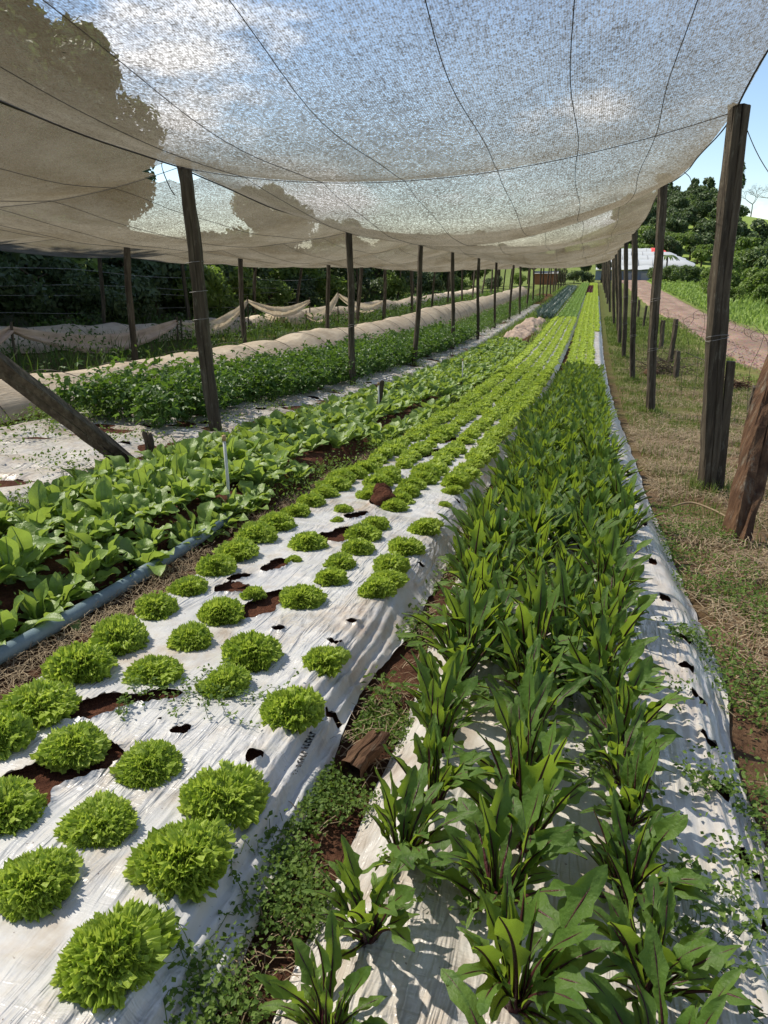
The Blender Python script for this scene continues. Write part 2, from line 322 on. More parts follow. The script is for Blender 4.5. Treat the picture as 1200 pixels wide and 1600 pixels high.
# ------------------------------------------------------------------ ground sheet with the far hill
def sm(a): a = np.clip(a, 0, 1); return a * a * (3 - 2 * a)
def hill(x, y):
    A = np.interp(x, [-300, -60, -20, 5, 22, 34, 45, 90, 300], [3, 3, 3, 14, 17.5, 15.5, 13.4, 13.4, 14])
    return sm((y - 118) / 125) * A + sm((y - 250) / 600) * 6
def G(x, y):
    x = np.asarray(x, float); y = np.asarray(y, float)
    wild = np.clip((np.abs(x + 1.3) - 2.4) / 2, 0, 1)
    return g(x, y) + hill(x, y) + .02 * nz2(x, y, .35, 1) * wild + .35 * sm((-13.2 - x) / 6) * 2
def axis(segs):
    return np.unique(np.concatenate([np.arange(a, b, s) for a, b, s in segs]))
xs = axis([(-2000, -400, 200), (-400, -60, 40), (-60, -18, 6), (-18, -5, .5), (-5, 6.4, .12), (6.4, 20, .8), (20, 80, 5), (80, 400, 40), (400, 2001, 200)])
ys = axis([(-60, -4, 8), (-4, 30, .14), (30, 60, .8), (60, 130, 3), (130, 340, 8), (340, 2400, 120)])
XX, YY = np.meshgrid(xs, ys)
ZZ = G(XX, YY) + .006 * nz2(XX, YY, 2.3, 2) - .012
o = obj('ground', mesh('ground', np.stack([XX, YY, ZZ], -1).reshape(-1, 3), gridF(len(xs) - 1, len(ys) - 1), M['ground'])); tag(o, kind='structure')

# red gravel road on the right
ys = axis([(-6, 60, .4), (60, 118, 2)])
xl = np.interp(ys, [0, 17, 29, 48, 118], [4.6, 3.85, 3.4, 3.15, 3.3]); xr = np.interp(ys, [0, 20, 39, 77, 118], [7.6, 6.5, 5.5, 6.1, 7.2])
u = np.linspace(0, 1, 25)
XX = xl[:, None] + (xr - xl)[:, None] * u + .07 * nz2(ys[:, None] + u * 0, u * 3, .5, 3) * (np.abs(u - .5) * 2) ** 4; YY = ys[:, None] + u * 0
ZZ = g(XX, YY) + .006 + .05 * (1 - (2 * u - 1) ** 2) - .03 * np.exp(-((u - .3) / .07) ** 2) - .03 * np.exp(-((u - .72) / .07) ** 2) + .006 * nz2(XX, YY, 1.2, 4)
ZZ[:, [0, -1]] -= .04
o = obj('road', mesh('road', np.stack([XX, YY, ZZ], -1).reshape(-1, 3), gridF(24, len(ys) - 1), M['road'])); tag(o, kind='structure')
P = np.stack([rng.uniform(3.4, 6.2, 5000), 8 + 32 * rng.random(5000) ** 1.3], 1); k = (P[:, 0] > np.interp(P[:, 1], [0, 17, 29, 48], [4.6, 3.85, 3.4, 3.15]) - .2) & (P[:, 0] < np.interp(P[:, 1], [0, 20, 39, 77], [7.6, 6.5, 5.5, 6.1]) + .15); P = P[k]
stone = (np.array([(-1, -.8, -.3), (.9, -1, -.3), (1, .9, -.3), (-.8, 1, -.3), (-.5, -.4, .6), (.5, -.5, .55), (.4, .5, .6), (-.4, .4, .5)]), np.array([(0, 1, 5, 4), (1, 2, 6, 5), (2, 3, 7, 6), (3, 0, 4, 7), (4, 5, 6, 7)]), np.zeros(5, int))
V, F, _ = inst(stone, np.c_[P, g(P[:, 0], P[:, 1]) + .03], rng.uniform(0, 6, len(P)), rng.uniform(.008, .028, len(P)))
o = obj('road_gravel', mesh('road_gravel', V, F, M['road'], smooth=False)); tag(o, 'loose reddish stones scattered on the dirt road', 'gravel', kind='stuff')

# ------------------------------------------------------------------ raised beds and plastic mulch
BH = .10
def bedz(x, y, x0, x1, h=BH, wl=.13, wr=.13):
    return g(x, y) + h * sm((x - x0) / wl) ** .8 * sm((x1 - x) / wr) ** .8
def ridge(label, y0, y1, fx0, fx1, dx=.04, dy=.05, far=30):
    ys = axis([(y0, min(9, y1), dy), (min(9, y1), min(y1, 30), .25), (min(y1, 30), y1 + .01, 1.5)]); u = np.linspace(0, 1, int(1.3 / dx))
    x0, x1 = fx0(ys)[:, None], fx1(ys)[:, None]; XX = x0 + (x1 - x0) * u; YY = ys[:, None] + 0 * u
    ZZ = bedz(XX, YY, x0, x1) - .012 + .006 * nz2(XX, YY, 5, 3) ; ZZ[:, [0, -1]] -= .03
    o = obj('planting_bed', mesh('planting_bed', np.stack([XX, YY, ZZ], -1).reshape(-1, 3), gridF(len(u) - 1, len(ys) - 1), M['soil'])); tag(o, label, kind='structure')
def sheet(name, label, y0, y1, fx0, fx1, dx, dy, ynear, holes, material, curl=.0, lift=0., wl=.13, wr=.13, nfar=24):
    """plastic film over a bed, with real openings cut in it"""
    ys = axis([(y0, ynear, dy), (ynear, min(y1, 32), .15), (min(y1, 32), y1 + .01, 1.5)])
    nu = int(1.2 / dx); u = np.linspace(0, 1, nu + 1)
    x0, x1 = fx0(ys)[:, None], fx1(ys)[:, None]; XX = x0 + (x1 - x0) * u; YY = ys[:, None] + 0 * u
    edge = np.minimum(XX - x0, x1 - XX); sh = np.exp(-(edge / .1) ** 2)
    ZZ = bedz(XX, YY, x0, x1, BH, wl, wr) + .004 + curl * (.03 * nz2(XX, YY, .8, 3) + .014 * nz2(XX, YY, 2.4, 5)) + .004 * nz2(XX, YY, 2.2, 1) + sh * (.006 * nz2(YY * 1.6, XX * .4, 3.2, 5) + .004 * nz2(YY * 3, XX * .3, 3.5, 6))
    fr = sm((2.7 - YY) / .8) * np.exp(-((x1 - XX) / .16) ** 2)            # folds along the loose near edge
    ZZ = ZZ + fr * (.010 * np.sin(XX * 190 + 3 * nz2(XX, YY, .7, 2)) + lift)
    XX = XX + .012 * np.exp(-((x1 - XX) / .05) ** 2) * nz2(YY, YY * 0, 1.1, 3) + .010 * np.exp(-((XX - x0) / .05) ** 2) * nz2(YY, YY * 0, 1.3, 4)
    V = np.stack([XX, YY, ZZ], -1).reshape(-1, 3); F = gridF(nu, len(ys) - 1)
    phi = np.full(len(V), 9.); cen = np.zeros((len(V), 2))
    for (cx, cy, a, b, an) in holes:
        d = V[:, :2] - (cx, cy); c, s = math.cos(an), math.sin(an)
        th = np.arctan2(d[:, 1], d[:, 0]); q = np.hypot((d[:, 0] * c + d[:, 1] * s) / a, (-d[:, 0] * s + d[:, 1] * c) / b) / (1 + .16 * np.sin(2 * th + cx * 50) + .12 * np.sin(3 * th + cy * 40) + .07 * np.sin(7 * th + cx * 90)) - 1
        k = q < phi; phi[k] = q[k]; cen[k] = (cx, cy)
    kill = phi[F].mean(1) < 0
    bnd = np.intersect1d(np.unique(F[kill]), np.unique(F[~kill])) if kill.any() else np.array([], int)
    if len(bnd):
        V[bnd, :2] = cen[bnd] + (V[bnd, :2] - cen[bnd]) / np.maximum(1 + phi[bnd], .5)[:, None]
        V[bnd, 2] += .004 + .007 * rng.random(len(bnd))
    o = obj(name, mesh(name, V, F[~kill], material)); tag(o, label, 'plastic sheet'); return o
lx0 = lambda y: np.interp(y, [0, 2, 4, 8, 14, 40], [-1.47, -1.53, -1.58, -1.62, -1.68, -1.62])
lx1 = lambda y: np.interp(y, [0, .74, 1.04, 1.3, 1.83, 2.36, 2.96, 4.15, 6.7, 13.7, 40], [-.47, -.49, -.51, -.53, -.57, -.545, -.54, -.58, -.60, -.60, -.52])
cx0 = lambda y: np.interp(y, [0, 1.5, 2.7, 4, 8, 14, 20, 60], [-.40, -.40, -.47, -.53, -.56, -.52, -.46, -.4])
cx1 = lambda y: np.interp(y, [0, 1.4, 1.9, 2.6, 3.6, 4.7, 7.4, 14.5, 20, 60], [.47, .48, .49, .53, .5, .48, .48, .42, .4, .4])
ex0 = lambda y: np.interp(y, [0, 6, 20, 60], [-4.75, -4.75, -4.6, -4.3]); ex1 = lambda y: np.interp(y, [0, 4, 7, 15, 60], [-2.82, -2.86, -2.95, -2.92, -2.8])
bx0 = lambda y: np.interp(y, [0, 60], [-2.78, -2.72]); bx1 = lambda y: np.interp(y, [0, 2, 6, 60], [-1.84, -1.84, -1.75, -1.72])
ridge('red soil bed under the lettuces', -.5, 96, lx0, lx1)
ridge('red soil bed under the dark chicory', -.5, 96, cx0, cx1)
ridge('red soil bed under the celery', -.5, 60, ex0, ex1, .08, .1)
ridge('red soil bed under the broad leaved greens', -.5, 26, bx0, bx1, .06, .1)
LH = [(-.89, 1.33, .024, .020, .3), (-.91, 1.97, .026, .018, .2), (-.70, 2.11, .024, .017, .5), (-.70, 1.92, .026, .015, 0), (-.59, 1.60, .022, .02, 1), (-.67, 1.28, .026, .02, .2), (-.97, 1.35, .014, .007, .6), (-.62, 2.85, .02, .015, 1), (-.67, 4.04, .022, .02, 0),
      # larger torn openings along the two left rows
      (-1.16, 1.35, .12, .05, .62), (-1.04, 1.46, .08, .03, .5), (-1.02, 1.14, .085, .05, 1.2), (-1.09, 1.0, .13, .07, 1.45),
      (-1.06, 3.06, .14, .065, 1.35), (-1.13, 3.02, .06, .05, 1.0), (-1.04, 2.16, .14, .06, 1.35), (-1.22, 2.25, .07, .05, 1), (-1.25, 2.36, .05, .03, 1.2), (-1.17, 2.55, .08, .045, 1.3),
      (-1.05, 3.83, .17, .07, 1.4), (-1.11, 3.42, .09, .04, 1.3), (-1.12, 5.4, .25, .06, 1.5), (-1.12, 6.15, .25, .06, 1.5), (-1.0, 4.6, .12, .04, 1.5), (-.93, 5.2, .1, .03, 1.5), (-.86, .60, .03, .02, .3)]
sheet('mulch_sheet', 'white plastic sheet with holes and tears under the lettuce rows', .15, 60, lx0, lx1, .0105, .0125, 6.6, LH, M['mulch'], lift=.012)
CHH = [(.39, 1.74, .035, .02, 1.9), (.39, 1.96, .04, .017, 2.1), (.38, 2.15, .032, .022, 2), (.40, 2.38, .045, .02, 1.9), (.38, 1.52, .035, .02, 1.8), (.40, 1.30, .04, .02, 1.9), (.41, 1.12, .03, .02, 1.5), (.37, 2.75, .05, .02, 1.8), (.36, 3.2, .05, .018, 1.7), (.37, 3.9, .06, .018, 1.6), (.36, 4.6, .06, .02, 1.6), (.36, 5.4, .06, .02, 1.6), (.30, 6.3, .06, .02, 1.6)]
sheet('mulch_sheet', 'dusty white plastic sheet with dark holes under the red ribbed chicory', .15, 60, cx0, cx1, .014, .018, 6.6, CHH, M['mulch_dirty'])
EH = [(-3.2, 3.38, .05, .045, 0), (-3.05, 4.0, .06, .05, .4), (-3.61, 5.41, .08, .05, .2), (-3.3, 4.6, .05, .04, 1), (-3.35, 5.9, .06, .05, 0), (-3.3, 7.0, .07, .05, 1), (-3.25, 8.4, .08, .05, 0), (-3.3, 9.4, .08, .05, 0), (-3.2, 10.6, .1, .05, 1), (-3.5, 3.1, .05, .04, 0)]
sheet('mulch_sheet', 'crumpled white plastic strip in front of the celery bed', 1.5, 44, ex0, ex1, .03, .035, 12, EH, M['mulch_dirty'], curl=1.)

# smudged black maker's print along the near edge fold of the lettuce sheet
T = []
for i in range(13):
    y = 1.305 + i * .0135; x = float(lx1(y)) - .052 - .0035 * (i > 6)
    z = float(bedz(x, y, lx0(y), lx1(y))) + .028
    if i == 1: continue
    if i == 0:
        for a in np.linspace(.7, 5.6, 7): T.append(box(x + .008 * math.cos(a) - .0012, x + .008 * math.cos(a) + .0012, y + .007 * math.sin(a) - .0012, y + .007 * math.sin(a) + .0012, z, z + .0012))
    else:
        T.append(box(x - .009, x + .009, y - .003, y - .0006, z, z + .0012)); T.append(box(x - .009 + .006 * (i % 3), x - .003 + .006 * (i % 3), y - .0006, y + .0045, z, z + .0012))
        if i % 2: T.append(box(x + .003, x + .009, y + .002, y + .0046, z + .0001, z + .0013))
V, F, _ = cat_mesh(T); ps = obj('printed_lettering', mesh('printed_lettering', V, F, M['ink'], smooth=False)); ps.parent = [o for o in bpy.data.objects if o.name == 'mulch_sheet'][0]

# ------------------------------------------------------------------ posts
def post_mesh(name, base, top, w, d, seed, rot=.0, material='wood', nz_=14, rag=0.):
    r = np.random.default_rng(seed); base, top = np.asarray(base, float), np.asarray(top, float); L = np.linalg.norm(top - base)
    prof = np.array([(-1, -.82), (-.82, -1), (-.1, -1.0), (.02, -.86), (.12, -1), (.82, -1), (1, -.82), (1, .1), (1, .82), (.82, 1), (0, 1), (-.82, 1), (-1, .82), (-1, .05)]) * (w / 2, d / 2)
    c, s = math.cos(rot), math.sin(rot); prof = prof @ np.array([(c, s), (-s, c)]); n = len(prof); V = []
    for k, v in enumerate(np.linspace(0, 1, nz_ + 1)):
        sc = 1 + .11 * r.normal(size=(n, 1)) * .6 - .06 * v; off = (.012 if L > 1.5 else .005) * np.array([math.sin(v * 7 + seed), math.cos(v * 5 + seed * 2)])
        cc_ = (top - base) * v
        if rag and v < .22: sc = sc * (1 - rag * (1 - v / .22) * np.clip(.5 + .5 * np.sin(np.arange(n)[:, None] * .9 + seed), 0, 1))
        pz = np.zeros(n)
        if k == nz_: pz = .012 * r.normal(size=n)
        V += [(cc_[0] + q[0] + off[0], cc_[1] + q[1] + off[1], cc_[2] + z) for q, z in zip(prof * sc, pz)]
    F = [(k * n + j, k * n + (j + 1) % n, (k + 1) * n + (j + 1) % n, (k + 1) * n + j) for k in range(nz_) for j in range(n)]
    V.append(tuple(top - base + (0, 0, .003))); ct = len(V) - 1; o_ = nz_ * n
    F += [(ct, o_ + j, o_ + (j + 1) % n, o_ + (j + 2) % n) for j in range(0, n, 2)]
    return mesh(name, V, np.array(F), M[material], smooth=False)
def ring(parent, z, w, name='wire_tie', tiltv=.02, off=(0, 0), n=2):
    T = []
    for k in range(n):
        a = np.linspace(0, 2 * np.pi, 17); r_ = (np.abs(np.cos(a)) ** 6 + np.abs(np.sin(a)) ** 6) ** (-1 / 6) * (w / 2 + .004)
        T.append(tube(np.stack([off[0] + r_ * np.cos(a), off[1] + r_ * np.sin(a), z + k * .012 + tiltv * np.cos(a + k)], 1), .0022, 4, False))
    V, F, _ = cat_mesh(T); return obj(name, mesh(name, V, F, M['lightwire']), parent)
RY = [5.49, 10.68, 15.29, 19.86, 23.62] + [27.9 + 4.2 * i for i in range(16)]
LY = [5.63, 10.19, 14.19, 18.24, 21.57, 26.3, 31.0] + [35 + 4.1 * i for i in range(14)]
L2Y = [2.2, 6.6, 10.82, 14.96, 20.13, 23.2, 26.6] + [30.6 + 4.2 * i for i in range(10)]
L3Y = [7.6, 11.8, 15.96, 20.0, 24.2, 28.4, 32.5, 36.6, 41, 45, 49, 53]
RT = [(.76, 2.46), (.72, 2.49), (.64, 2.10), (.66, 2.08), (.62, 1.98)]; LT = [2.26, 2.01, 1.98, 1.91, 1.72]
def rtop(i): return RT[i] if i < len(RT) else (.66 + .04 * math.sin(i * 2.1), 1.88 + .06 * math.sin(i * 1.7) - .012 * min(i, 14))
def ltop(i): return LT[i] if i < len(LT) else 1.76 + .05 * math.sin(i * 1.3) - .01 * min(i, 14)
def l2top(i): return [2.42, 2.2, 2.08, 1.93, 1.74, 1.74][i] if i < 6 else 1.66 + .04 * math.sin(i)
def l3top(i): return [2.2, 2.05, 1.92, 1.85][i] if i < 4 else 1.7 + .04 * math.sin(i)
def wpost(base, top, w, d, seed, label, group, rot=0, rag=0):
    b = np.array([base[0], base[1], float(G(base[0], base[1])) - .06]); o = obj('wooden_post', post_mesh('wooden_post', b, top, w, d, seed, rot, rag=rag), loc=tuple(b)); tag(o, label, 'post', group); return o
GR = 'posts along the road side of the shade net'; posts = {}
for i, y in enumerate(RY):
    tx, tz = rtop(i); w = .115 if i == 0 else .10
    bx = .91 if i < 5 else .94 + .05 * math.sin(i * 3)
    ty = y + .15 * math.sin(i * 1.9) * (i > 3)
    lab = f'{ordw(i)} weathered wooden post from the camera in the row beside the road' if i < 8 else 'thin dark wooden post far down the row beside the road'
    if i == 0: lab = 'tall dark weathered post nearest the camera on the road side, rotted at its foot'
    posts['R', i] = wpost((bx, y), (tx, ty, tz + .02), w, w * .9, i + 1, lab, GR, .15 * math.sin(i * 2) + .25, .35 if i == 0 else .12)
# short board nailed beside the nearest right post
o = posts['R', 0]; V, F, _ = box(.075, .125, -.03, .03, -.02, 1.0); V[4:, 0] -= .06; obj('splint_board', mesh('splint_board', V, F, M['wood'], smooth=False), o)
ring(o, 1.15, .13, off=(-.07, 0))
for i in (1, 2, 3): ring(posts['R', i], .95, .115, off=((rtop(i)[0] - .91) / 2.9 * .95, 0)); ring(posts['R', i], 1.6, .115, off=((rtop(i)[0] - .91) / 2.9 * 1.6, 0))
GL = 'posts between the broad leaf bed and the celery bed'
for i, y in enumerate(LY):
    lab = f'{ordw(i)} wooden post from the camera in the row between broad leaf bed and celery' if i < 9 else 'distant thin wooden post in the row beside the celery bed'
    if i == 0: lab = 'nearest leaning wooden post on the left, its top poking through a tear in the net'
    bx = [-3.1, -3.3, -3.31, -3.28, -3.15][i] if i < 5 else -3.24 + .04 * math.sin(i * 2)
    tx = [-3.2, -3.35, -3.19, -3.35, -3.22][i] if i < 5 else -3.26 + .07 * math.sin(i * 3.3)
    posts['L', i] = wpost((bx, y), (tx, y + .06 * math.sin(i * 2.2), ltop(i) + (.05 if i == 0 else .0)), .105 if i == 0 else .085, .09, 40 + i, lab, GL, .3 + .2 * math.sin(i), .1)
for z in (1.1, 1.32, 1.55): ring(posts['L', 0], z, .115, tiltv=.008, off=(-.045 * z, 0), n=1)
ring(posts['L', 1], 1.0, .1); ring(posts['L', 2], 1.1, .1)
for i, y in enumerate(L2Y):
    wpost((-7.35 + .06 * math.sin(i * 2), y), (-7.25 + .12 * math.sin(i * 1.7), y, l2top(i)), .095, .09, 80 + i, f'{ordw(i)} wooden post from the camera in the row behind the beige cover tunnel' if i < 7 else 'distant wooden post in the row behind the beige cover tunnel', 'posts behind the beige cover tunnel', .2 * i)
for i, y in enumerate(L3Y):
    wpost((-11.6 + .1 * math.sin(i * 2), y), (-11.45 + .25 * math.sin(i * 1.7), y, l3top(i)), .09, .09, 110 + i, f'{ordw(i)} post from the camera in the leftmost row before the dark trees' if i < 5 else 'distant post in the leftmost row before the trees', 'posts in the leftmost row', .3 * i)
# leaning braces and stakes
def lean(name, b, t, w, d, seed, label, cat, rot=0, m='wood', rag=0):
    o = obj(name, post_mesh(name, b, t, w, d, seed, rot, m, 12, rag), loc=tuple(b)); tag(o, label, cat); return o
lean('leaning_beam', (-2.96, 4.30, .10), (-3.42, 3.0, 1.52), .15, .11, 201, 'thick dark beam leaning steeply at the left edge of the beds', 'beam', .35)
lean('leaning_beam', (.85, 4.10, .02), (1.12, 4.75, 1.35), .13, .15, 202, 'brown leaning beam with a rotted foot at the right edge', 'beam', .2, 'wood_brown', .75)
lean('wooden_stake', (-3.06, 4.58, .06), (-3.09, 4.58, .36), .06, .05, 203, 'short dark stake standing beside the foot of the leaning beam', 'stake', .2)
lean('wooden_stake', (-2.19, 7.5, -.15), (-2.10, 7.5, .34), .05, .03, 204, 'small weathered stake tilted among the broad leaf greens', 'stake', .2)

# ------------------------------------------------------------------ shade nets
def wirey(yl, yr): return .5 * (yl + yr)
WY = [-3.4, 1.0] + [.5 * (a + b) for a, b in zip(LY, RY)]
WY = WY[:2] + [5.55, 10.4, 14.7, 19.0, 22.8, 27.1, 31.4] + [35.7 + 4.2 * i for i in range(14)]
nR = [3.95, 3.45] + [rtop(i)[1] for i in range(len(WY) - 2)]; nRx = [.8, .8] + [rtop(i)[0] for i in range(len(WY) - 2)]
nL = [3.2, 2.80] + [ltop(i) for i in range(len(WY) - 2)]
nC = [3.4, 3.0, 2.12, 1.95, 1.84, 1.74, 1.66, 1.60] + [1.57 + .02 * math.sin(i * 2) for i in range(len(WY) - 8)]
def bay(name, label, xl, xr, zl, zr, zc, wy, sagy, nx, seed, hole=None, cords=(), ny=24, skew=.5):
    V, UV, rows = [], [], []; u = np.linspace(0, 1, nx + 1)
    def surf(uu, yy):
        k = int(np.clip(np.searchsorted(wy, yy) - 1, 0, len(wy) - 2)); t = (yy - wy[k]) / (wy[k + 1] - wy[k])
        f = lambda A: A[k] + (A[k + 1] - A[k]) * t
        L_, R_, C_ = f(zl), f(zr), f(zc); X = f(xl) + (f(xr) - f(xl)) * uu
        mid = (L_ + R_) / 2 - C_
        z = L_ + (R_ - L_) * uu - 4 * mid * uu * (1 - uu)
        s = sagy * (1 + .15 * math.sin(k * 2.7 + seed)); tt = t ** 1.12
        z = z - 4 * s * tt * (1 - tt) * (.35 + 2.2 * uu * (1 - uu)) + .014 * nz2(X, yy + 0 * uu, .45, seed % 7) * min(1, 6 * t * (1 - t) + .2)
        return X, z
    ysn = []
    for k in range(len(wy) - 1): ysn += list(np.linspace(wy[k], wy[k + 1], (ny if wy[k] < 6 else (12 if wy[k] < 20 else 6)) + 1)[:-1])
    ysn.append(wy[-1])
    for yy in ysn:
        X, z = surf(u, yy); V.append(np.stack([X, np.full_like(X, yy), z], 1)); UV.append(np.stack([X, np.full_like(X, yy)], 1))
    V = np.concatenate(V); UV = np.concatenate(UV); F = gridF(nx, len(ysn) - 1)
    if hole is not None:
        c = V[F].mean(1); kill = np.zeros(len(F), bool)
        for (hx, hy, ax, ay) in hole: kill |= ((c[:, 0] - hx) / ax) ** 2 + ((c[:, 1] - hy) / ay) ** 2 < 1
        F = F[~kill]
    o = obj(name, mesh(name, V, F, M['net'], uv=UV)); tag(o, label, 'shade net')
    for uu in cords:
        pts = []
        for yy in ysn:
            if yy < 60: X, z = surf(np.array([uu + .004 * math.sin(yy * 3 + uu * 40)]), yy); pts.append((X[0], yy, z[0] - .006))
        r_ = .006 if uu in (0., 1.) else .0024
        V2, F2, _ = tube(pts, r_ * (1 + .0 * np.arange(len(pts))), 4); obj('cord', mesh('cord', V2, F2, M['cord']), o)
    for k in range(1, min(len(wy), 12)):
        X, z = surf(u, wy[k] - 1e-4); V2, F2, _ = tube(np.stack([X, np.full_like(X, wy[k]), z - .008], 1), .0025, 4); obj('cross_wire', mesh('cross_wire', V2, F2, M['cord']), o)
    return o, surf
n_ = len(WY)
net1, surf1 = bay('shade_net', 'sagging translucent shade net stretched over the lettuce and chicory beds', [-3.2] * n_, nRx, nL, nR, nC, WY, .27, 44, 3, cords=(0., .14, .30, .46, .63, .76, .88, 1.))
n2L = [3.0, 2.7, 2.25, 2.08, 1.95, 1.78, 1.75] + [1.68 + .03 * math.sin(i) for i in range(n_ - 7)]
n2C = [a * .5 + b * .5 - .26 for a, b in zip(nL, n2L)]
bay('shade_net', 'second shade net left of the nearest leaning post, above the beige tunnel', [-7.25] * n_, [-3.21] * n_, n2L, [z - .004 for z in nL], n2C, WY, .22, 40, 5, hole=[(-3.30, 5.62, .17, .36), (-6.3, 4.6, .12, .1), (-6.0, 4.2, .1, .08)], cords=(.12, .25, .4, .55, .7, .85))
n3L = [2.6, 2.4, 2.12, 1.98, 1.86, 1.76] + [1.66] * (n_ - 6); m3 = 12
n3C = [a * .5 + b * .5 - .2 for a, b in zip(n2L, n3L)]
bay('shade_net', 'farthest left shade net hanging in the shade of the dark trees', [-11.5] * m3, [-7.26] * m3, n3L[:m3], [z - .004 for z in n2L[:m3]], n3C[:m3], WY[:m3], .14, 26, 8, cords=(0., .3, .6))
# leaf litter caught on the near net
T = []
nlit = 1500; uu = rng.random(nlit); yy = 1.4 + 5.6 * rng.random(nlit); P = []
for a, b in zip(uu, yy): X, z = surf1(np.array([a]), b); P.append((X[0], b, z[0] + .004))
q = (np.array([(-1, 0, 0), (0, -.45, .12), (1, 0, 0), (0, .45, .1)]), np.array([(0, 1, 2, 3)]), np.zeros(1, int))
V, F, _ = inst(q, np.array(P), rng.uniform(0, 6, nlit), .002 + .011 * rng.random(nlit) ** 4)
o = obj('leaf_litter', mesh('leaf_litter', V, F, M['debris'], smooth=False)); tag(o, 'dark bits of dead leaf lying on the shade net overhead', 'litter', kind='stuff')
# frayed cord tail hanging beside the torn corner, and loose wires
def wire(name, pts, r, label, cat='wire', group=None, m='wire', parent=None):
    pts = np.asarray(pts, float)
    if len(pts) > 2:                                       # smooth
        t = np.arange(len(pts)); tt = np.linspace(0, len(pts) - 1, (len(pts) - 1) * 5 + 1); out_ = []
        for v in tt:
            k = int(min(v, len(pts) - 2)); f = v - k; p0, p1, p2, p3 = pts[max(k - 1, 0)], pts[k], pts[k + 1], pts[min(k + 2, len(pts) - 1)]
            out_.append(.5 * ((2 * p1) + (-p0 + p2) * f + (2 * p0 - 5 * p1 + 4 * p2 - p3) * f * f + (-p0 + 3 * p1 - 3 * p2 + p3) * f ** 3))
        pts = np.array(out_)
    V, F, _ = tube(pts, r, 4); o = obj(name, mesh(name, V, F, M[m]), parent)
    if label: tag(o, label, cat, group)
    return o
wire('loose_wire', [(-3.21, 5.5, 2.34), (-3.33, 5.52, 2.28), (-3.30, 5.55, 2.12), (-3.26, 5.56, 2.05)], .004, 'frayed cord curling down beside the top of the nearest left post')
wire('loose_wire', [(.80, 5.5, 2.42), (.86, 5.6, 2.34), (.98, 5.75, 2.2), (1.3, 6.3, 1.95), (1.9, 7.4, 1.35)], .0035, 'thin loose wire running down from the top of the nearest road side post')
wire('loose_wire', [(.68, 8.2, 2.42), (.80, 8.25, 2.34), (.84, 8.3, 2.26)], .004, 'short wire end sticking out below the net edge on the right')

# ------------------------------------------------------------------ plant templates
def lettuce_T(seed, n=150, nu=10, nv=3, fl=1.):
    """frilly loose head of unit diameter: many toothed leaf tips growing out of one heart"""
    r = np.random.default_rng(seed); T = []; F = gridF(nu, nv); wob = r.uniform(0, 6.28, 3)
    nb = 11; bd = r.normal(size=(nb, 3)); bd[:, 2] = np.abs(bd[:, 2]) * .8 - .1; bd /= np.linalg.norm(bd, axis=1)[:, None]; bk = r.uniform(.62, 1.16, nb)
    for i in range(n):
        t = (i + .5) / n; pol = math.acos(1 - 1.12 * t); az = i * 2.39996 + r.normal() * .2
        d = np.array([math.cos(az) * math.sin(pol), math.sin(az) * math.sin(pol), math.cos(pol)])
        q = bk[int(np.argmax(bd @ d + r.normal(size=nb) * .05))]; rad = (.42 + .05 * math.sin(az * 2 + wob[0]) + .04 * math.sin(az * 3 + wob[1])) * q * r.uniform(.82, 1.14)
        end = d * np.array([rad, rad, .27 * q * r.uniform(.86, 1.1)]) + (0, 0, .13); st = d * np.array([.16, .16, .10]) * r.uniform(.5, 1.2) + (0, 0, .09)
        ax = end - st; L = np.linalg.norm(ax); ax /= L
        az2 = az + r.normal() * .5; out = np.array([math.cos(az2), math.sin(az2), 0])
        tan = np.array([-math.sin(az2), math.cos(az2), r.normal() * .25]); tan -= ax * tan.dot(ax); tan /= np.linalg.norm(tan); nn = np.cross(tan, ax)
        if nn[2] < 0: nn = -nn
        v = np.linspace(0, 1, nv + 1)[:, None]; u = np.linspace(-1, 1, nu + 1)[None]; ph = r.uniform(0, 6.28, 3)
        Wd = .15 * r.uniform(.7, 1.45); w = Wd * (.25 + .75 * v ** .8)
        te = np.where(np.arange(nu + 1) % 2 == 0, -1., 1.)[None] * r.uniform(.4, 1.4, (1, nu + 1)); m_ = (v > .99); tl = (.026 if nu > 12 else .034) * fl
        al = v * L * (1 - .16 * u ** 2 * v) + m_ * te * tl + (v > .5) * .018 * np.sin(u * 6 + ph[0])
        bend = r.uniform(.02, .22) * v ** 2.2                                   # the frilled margin folds outward and shows its face
        ru = v ** 1.5 * (.030 * np.sin(u * 5 + ph[1]) + .018 * np.sin(u * 10 + ph[2])) + m_ * te * .016 * fl + .008 * r.normal(size=(nv + 1, nu + 1)) * (v > .4)
        sd = u * w + m_ * .008 * r.normal(size=(1, nu + 1)) + (np.abs(u) > .99) * (v > .3) * .016 * r.normal(size=(nv + 1, 1)) * fl
        V = st + al[..., None] * ax + sd[..., None] * tan + ru[..., None] * nn + bend[..., None] * (out * .9 - (0, 0, .25)) - (bend * .35)[..., None] * ax
        V[..., 2] = np.maximum(V[..., 2], .004 + .02 * r.random()); T.append((V.reshape(-1, 3), F))
    return cat_mesh(T)
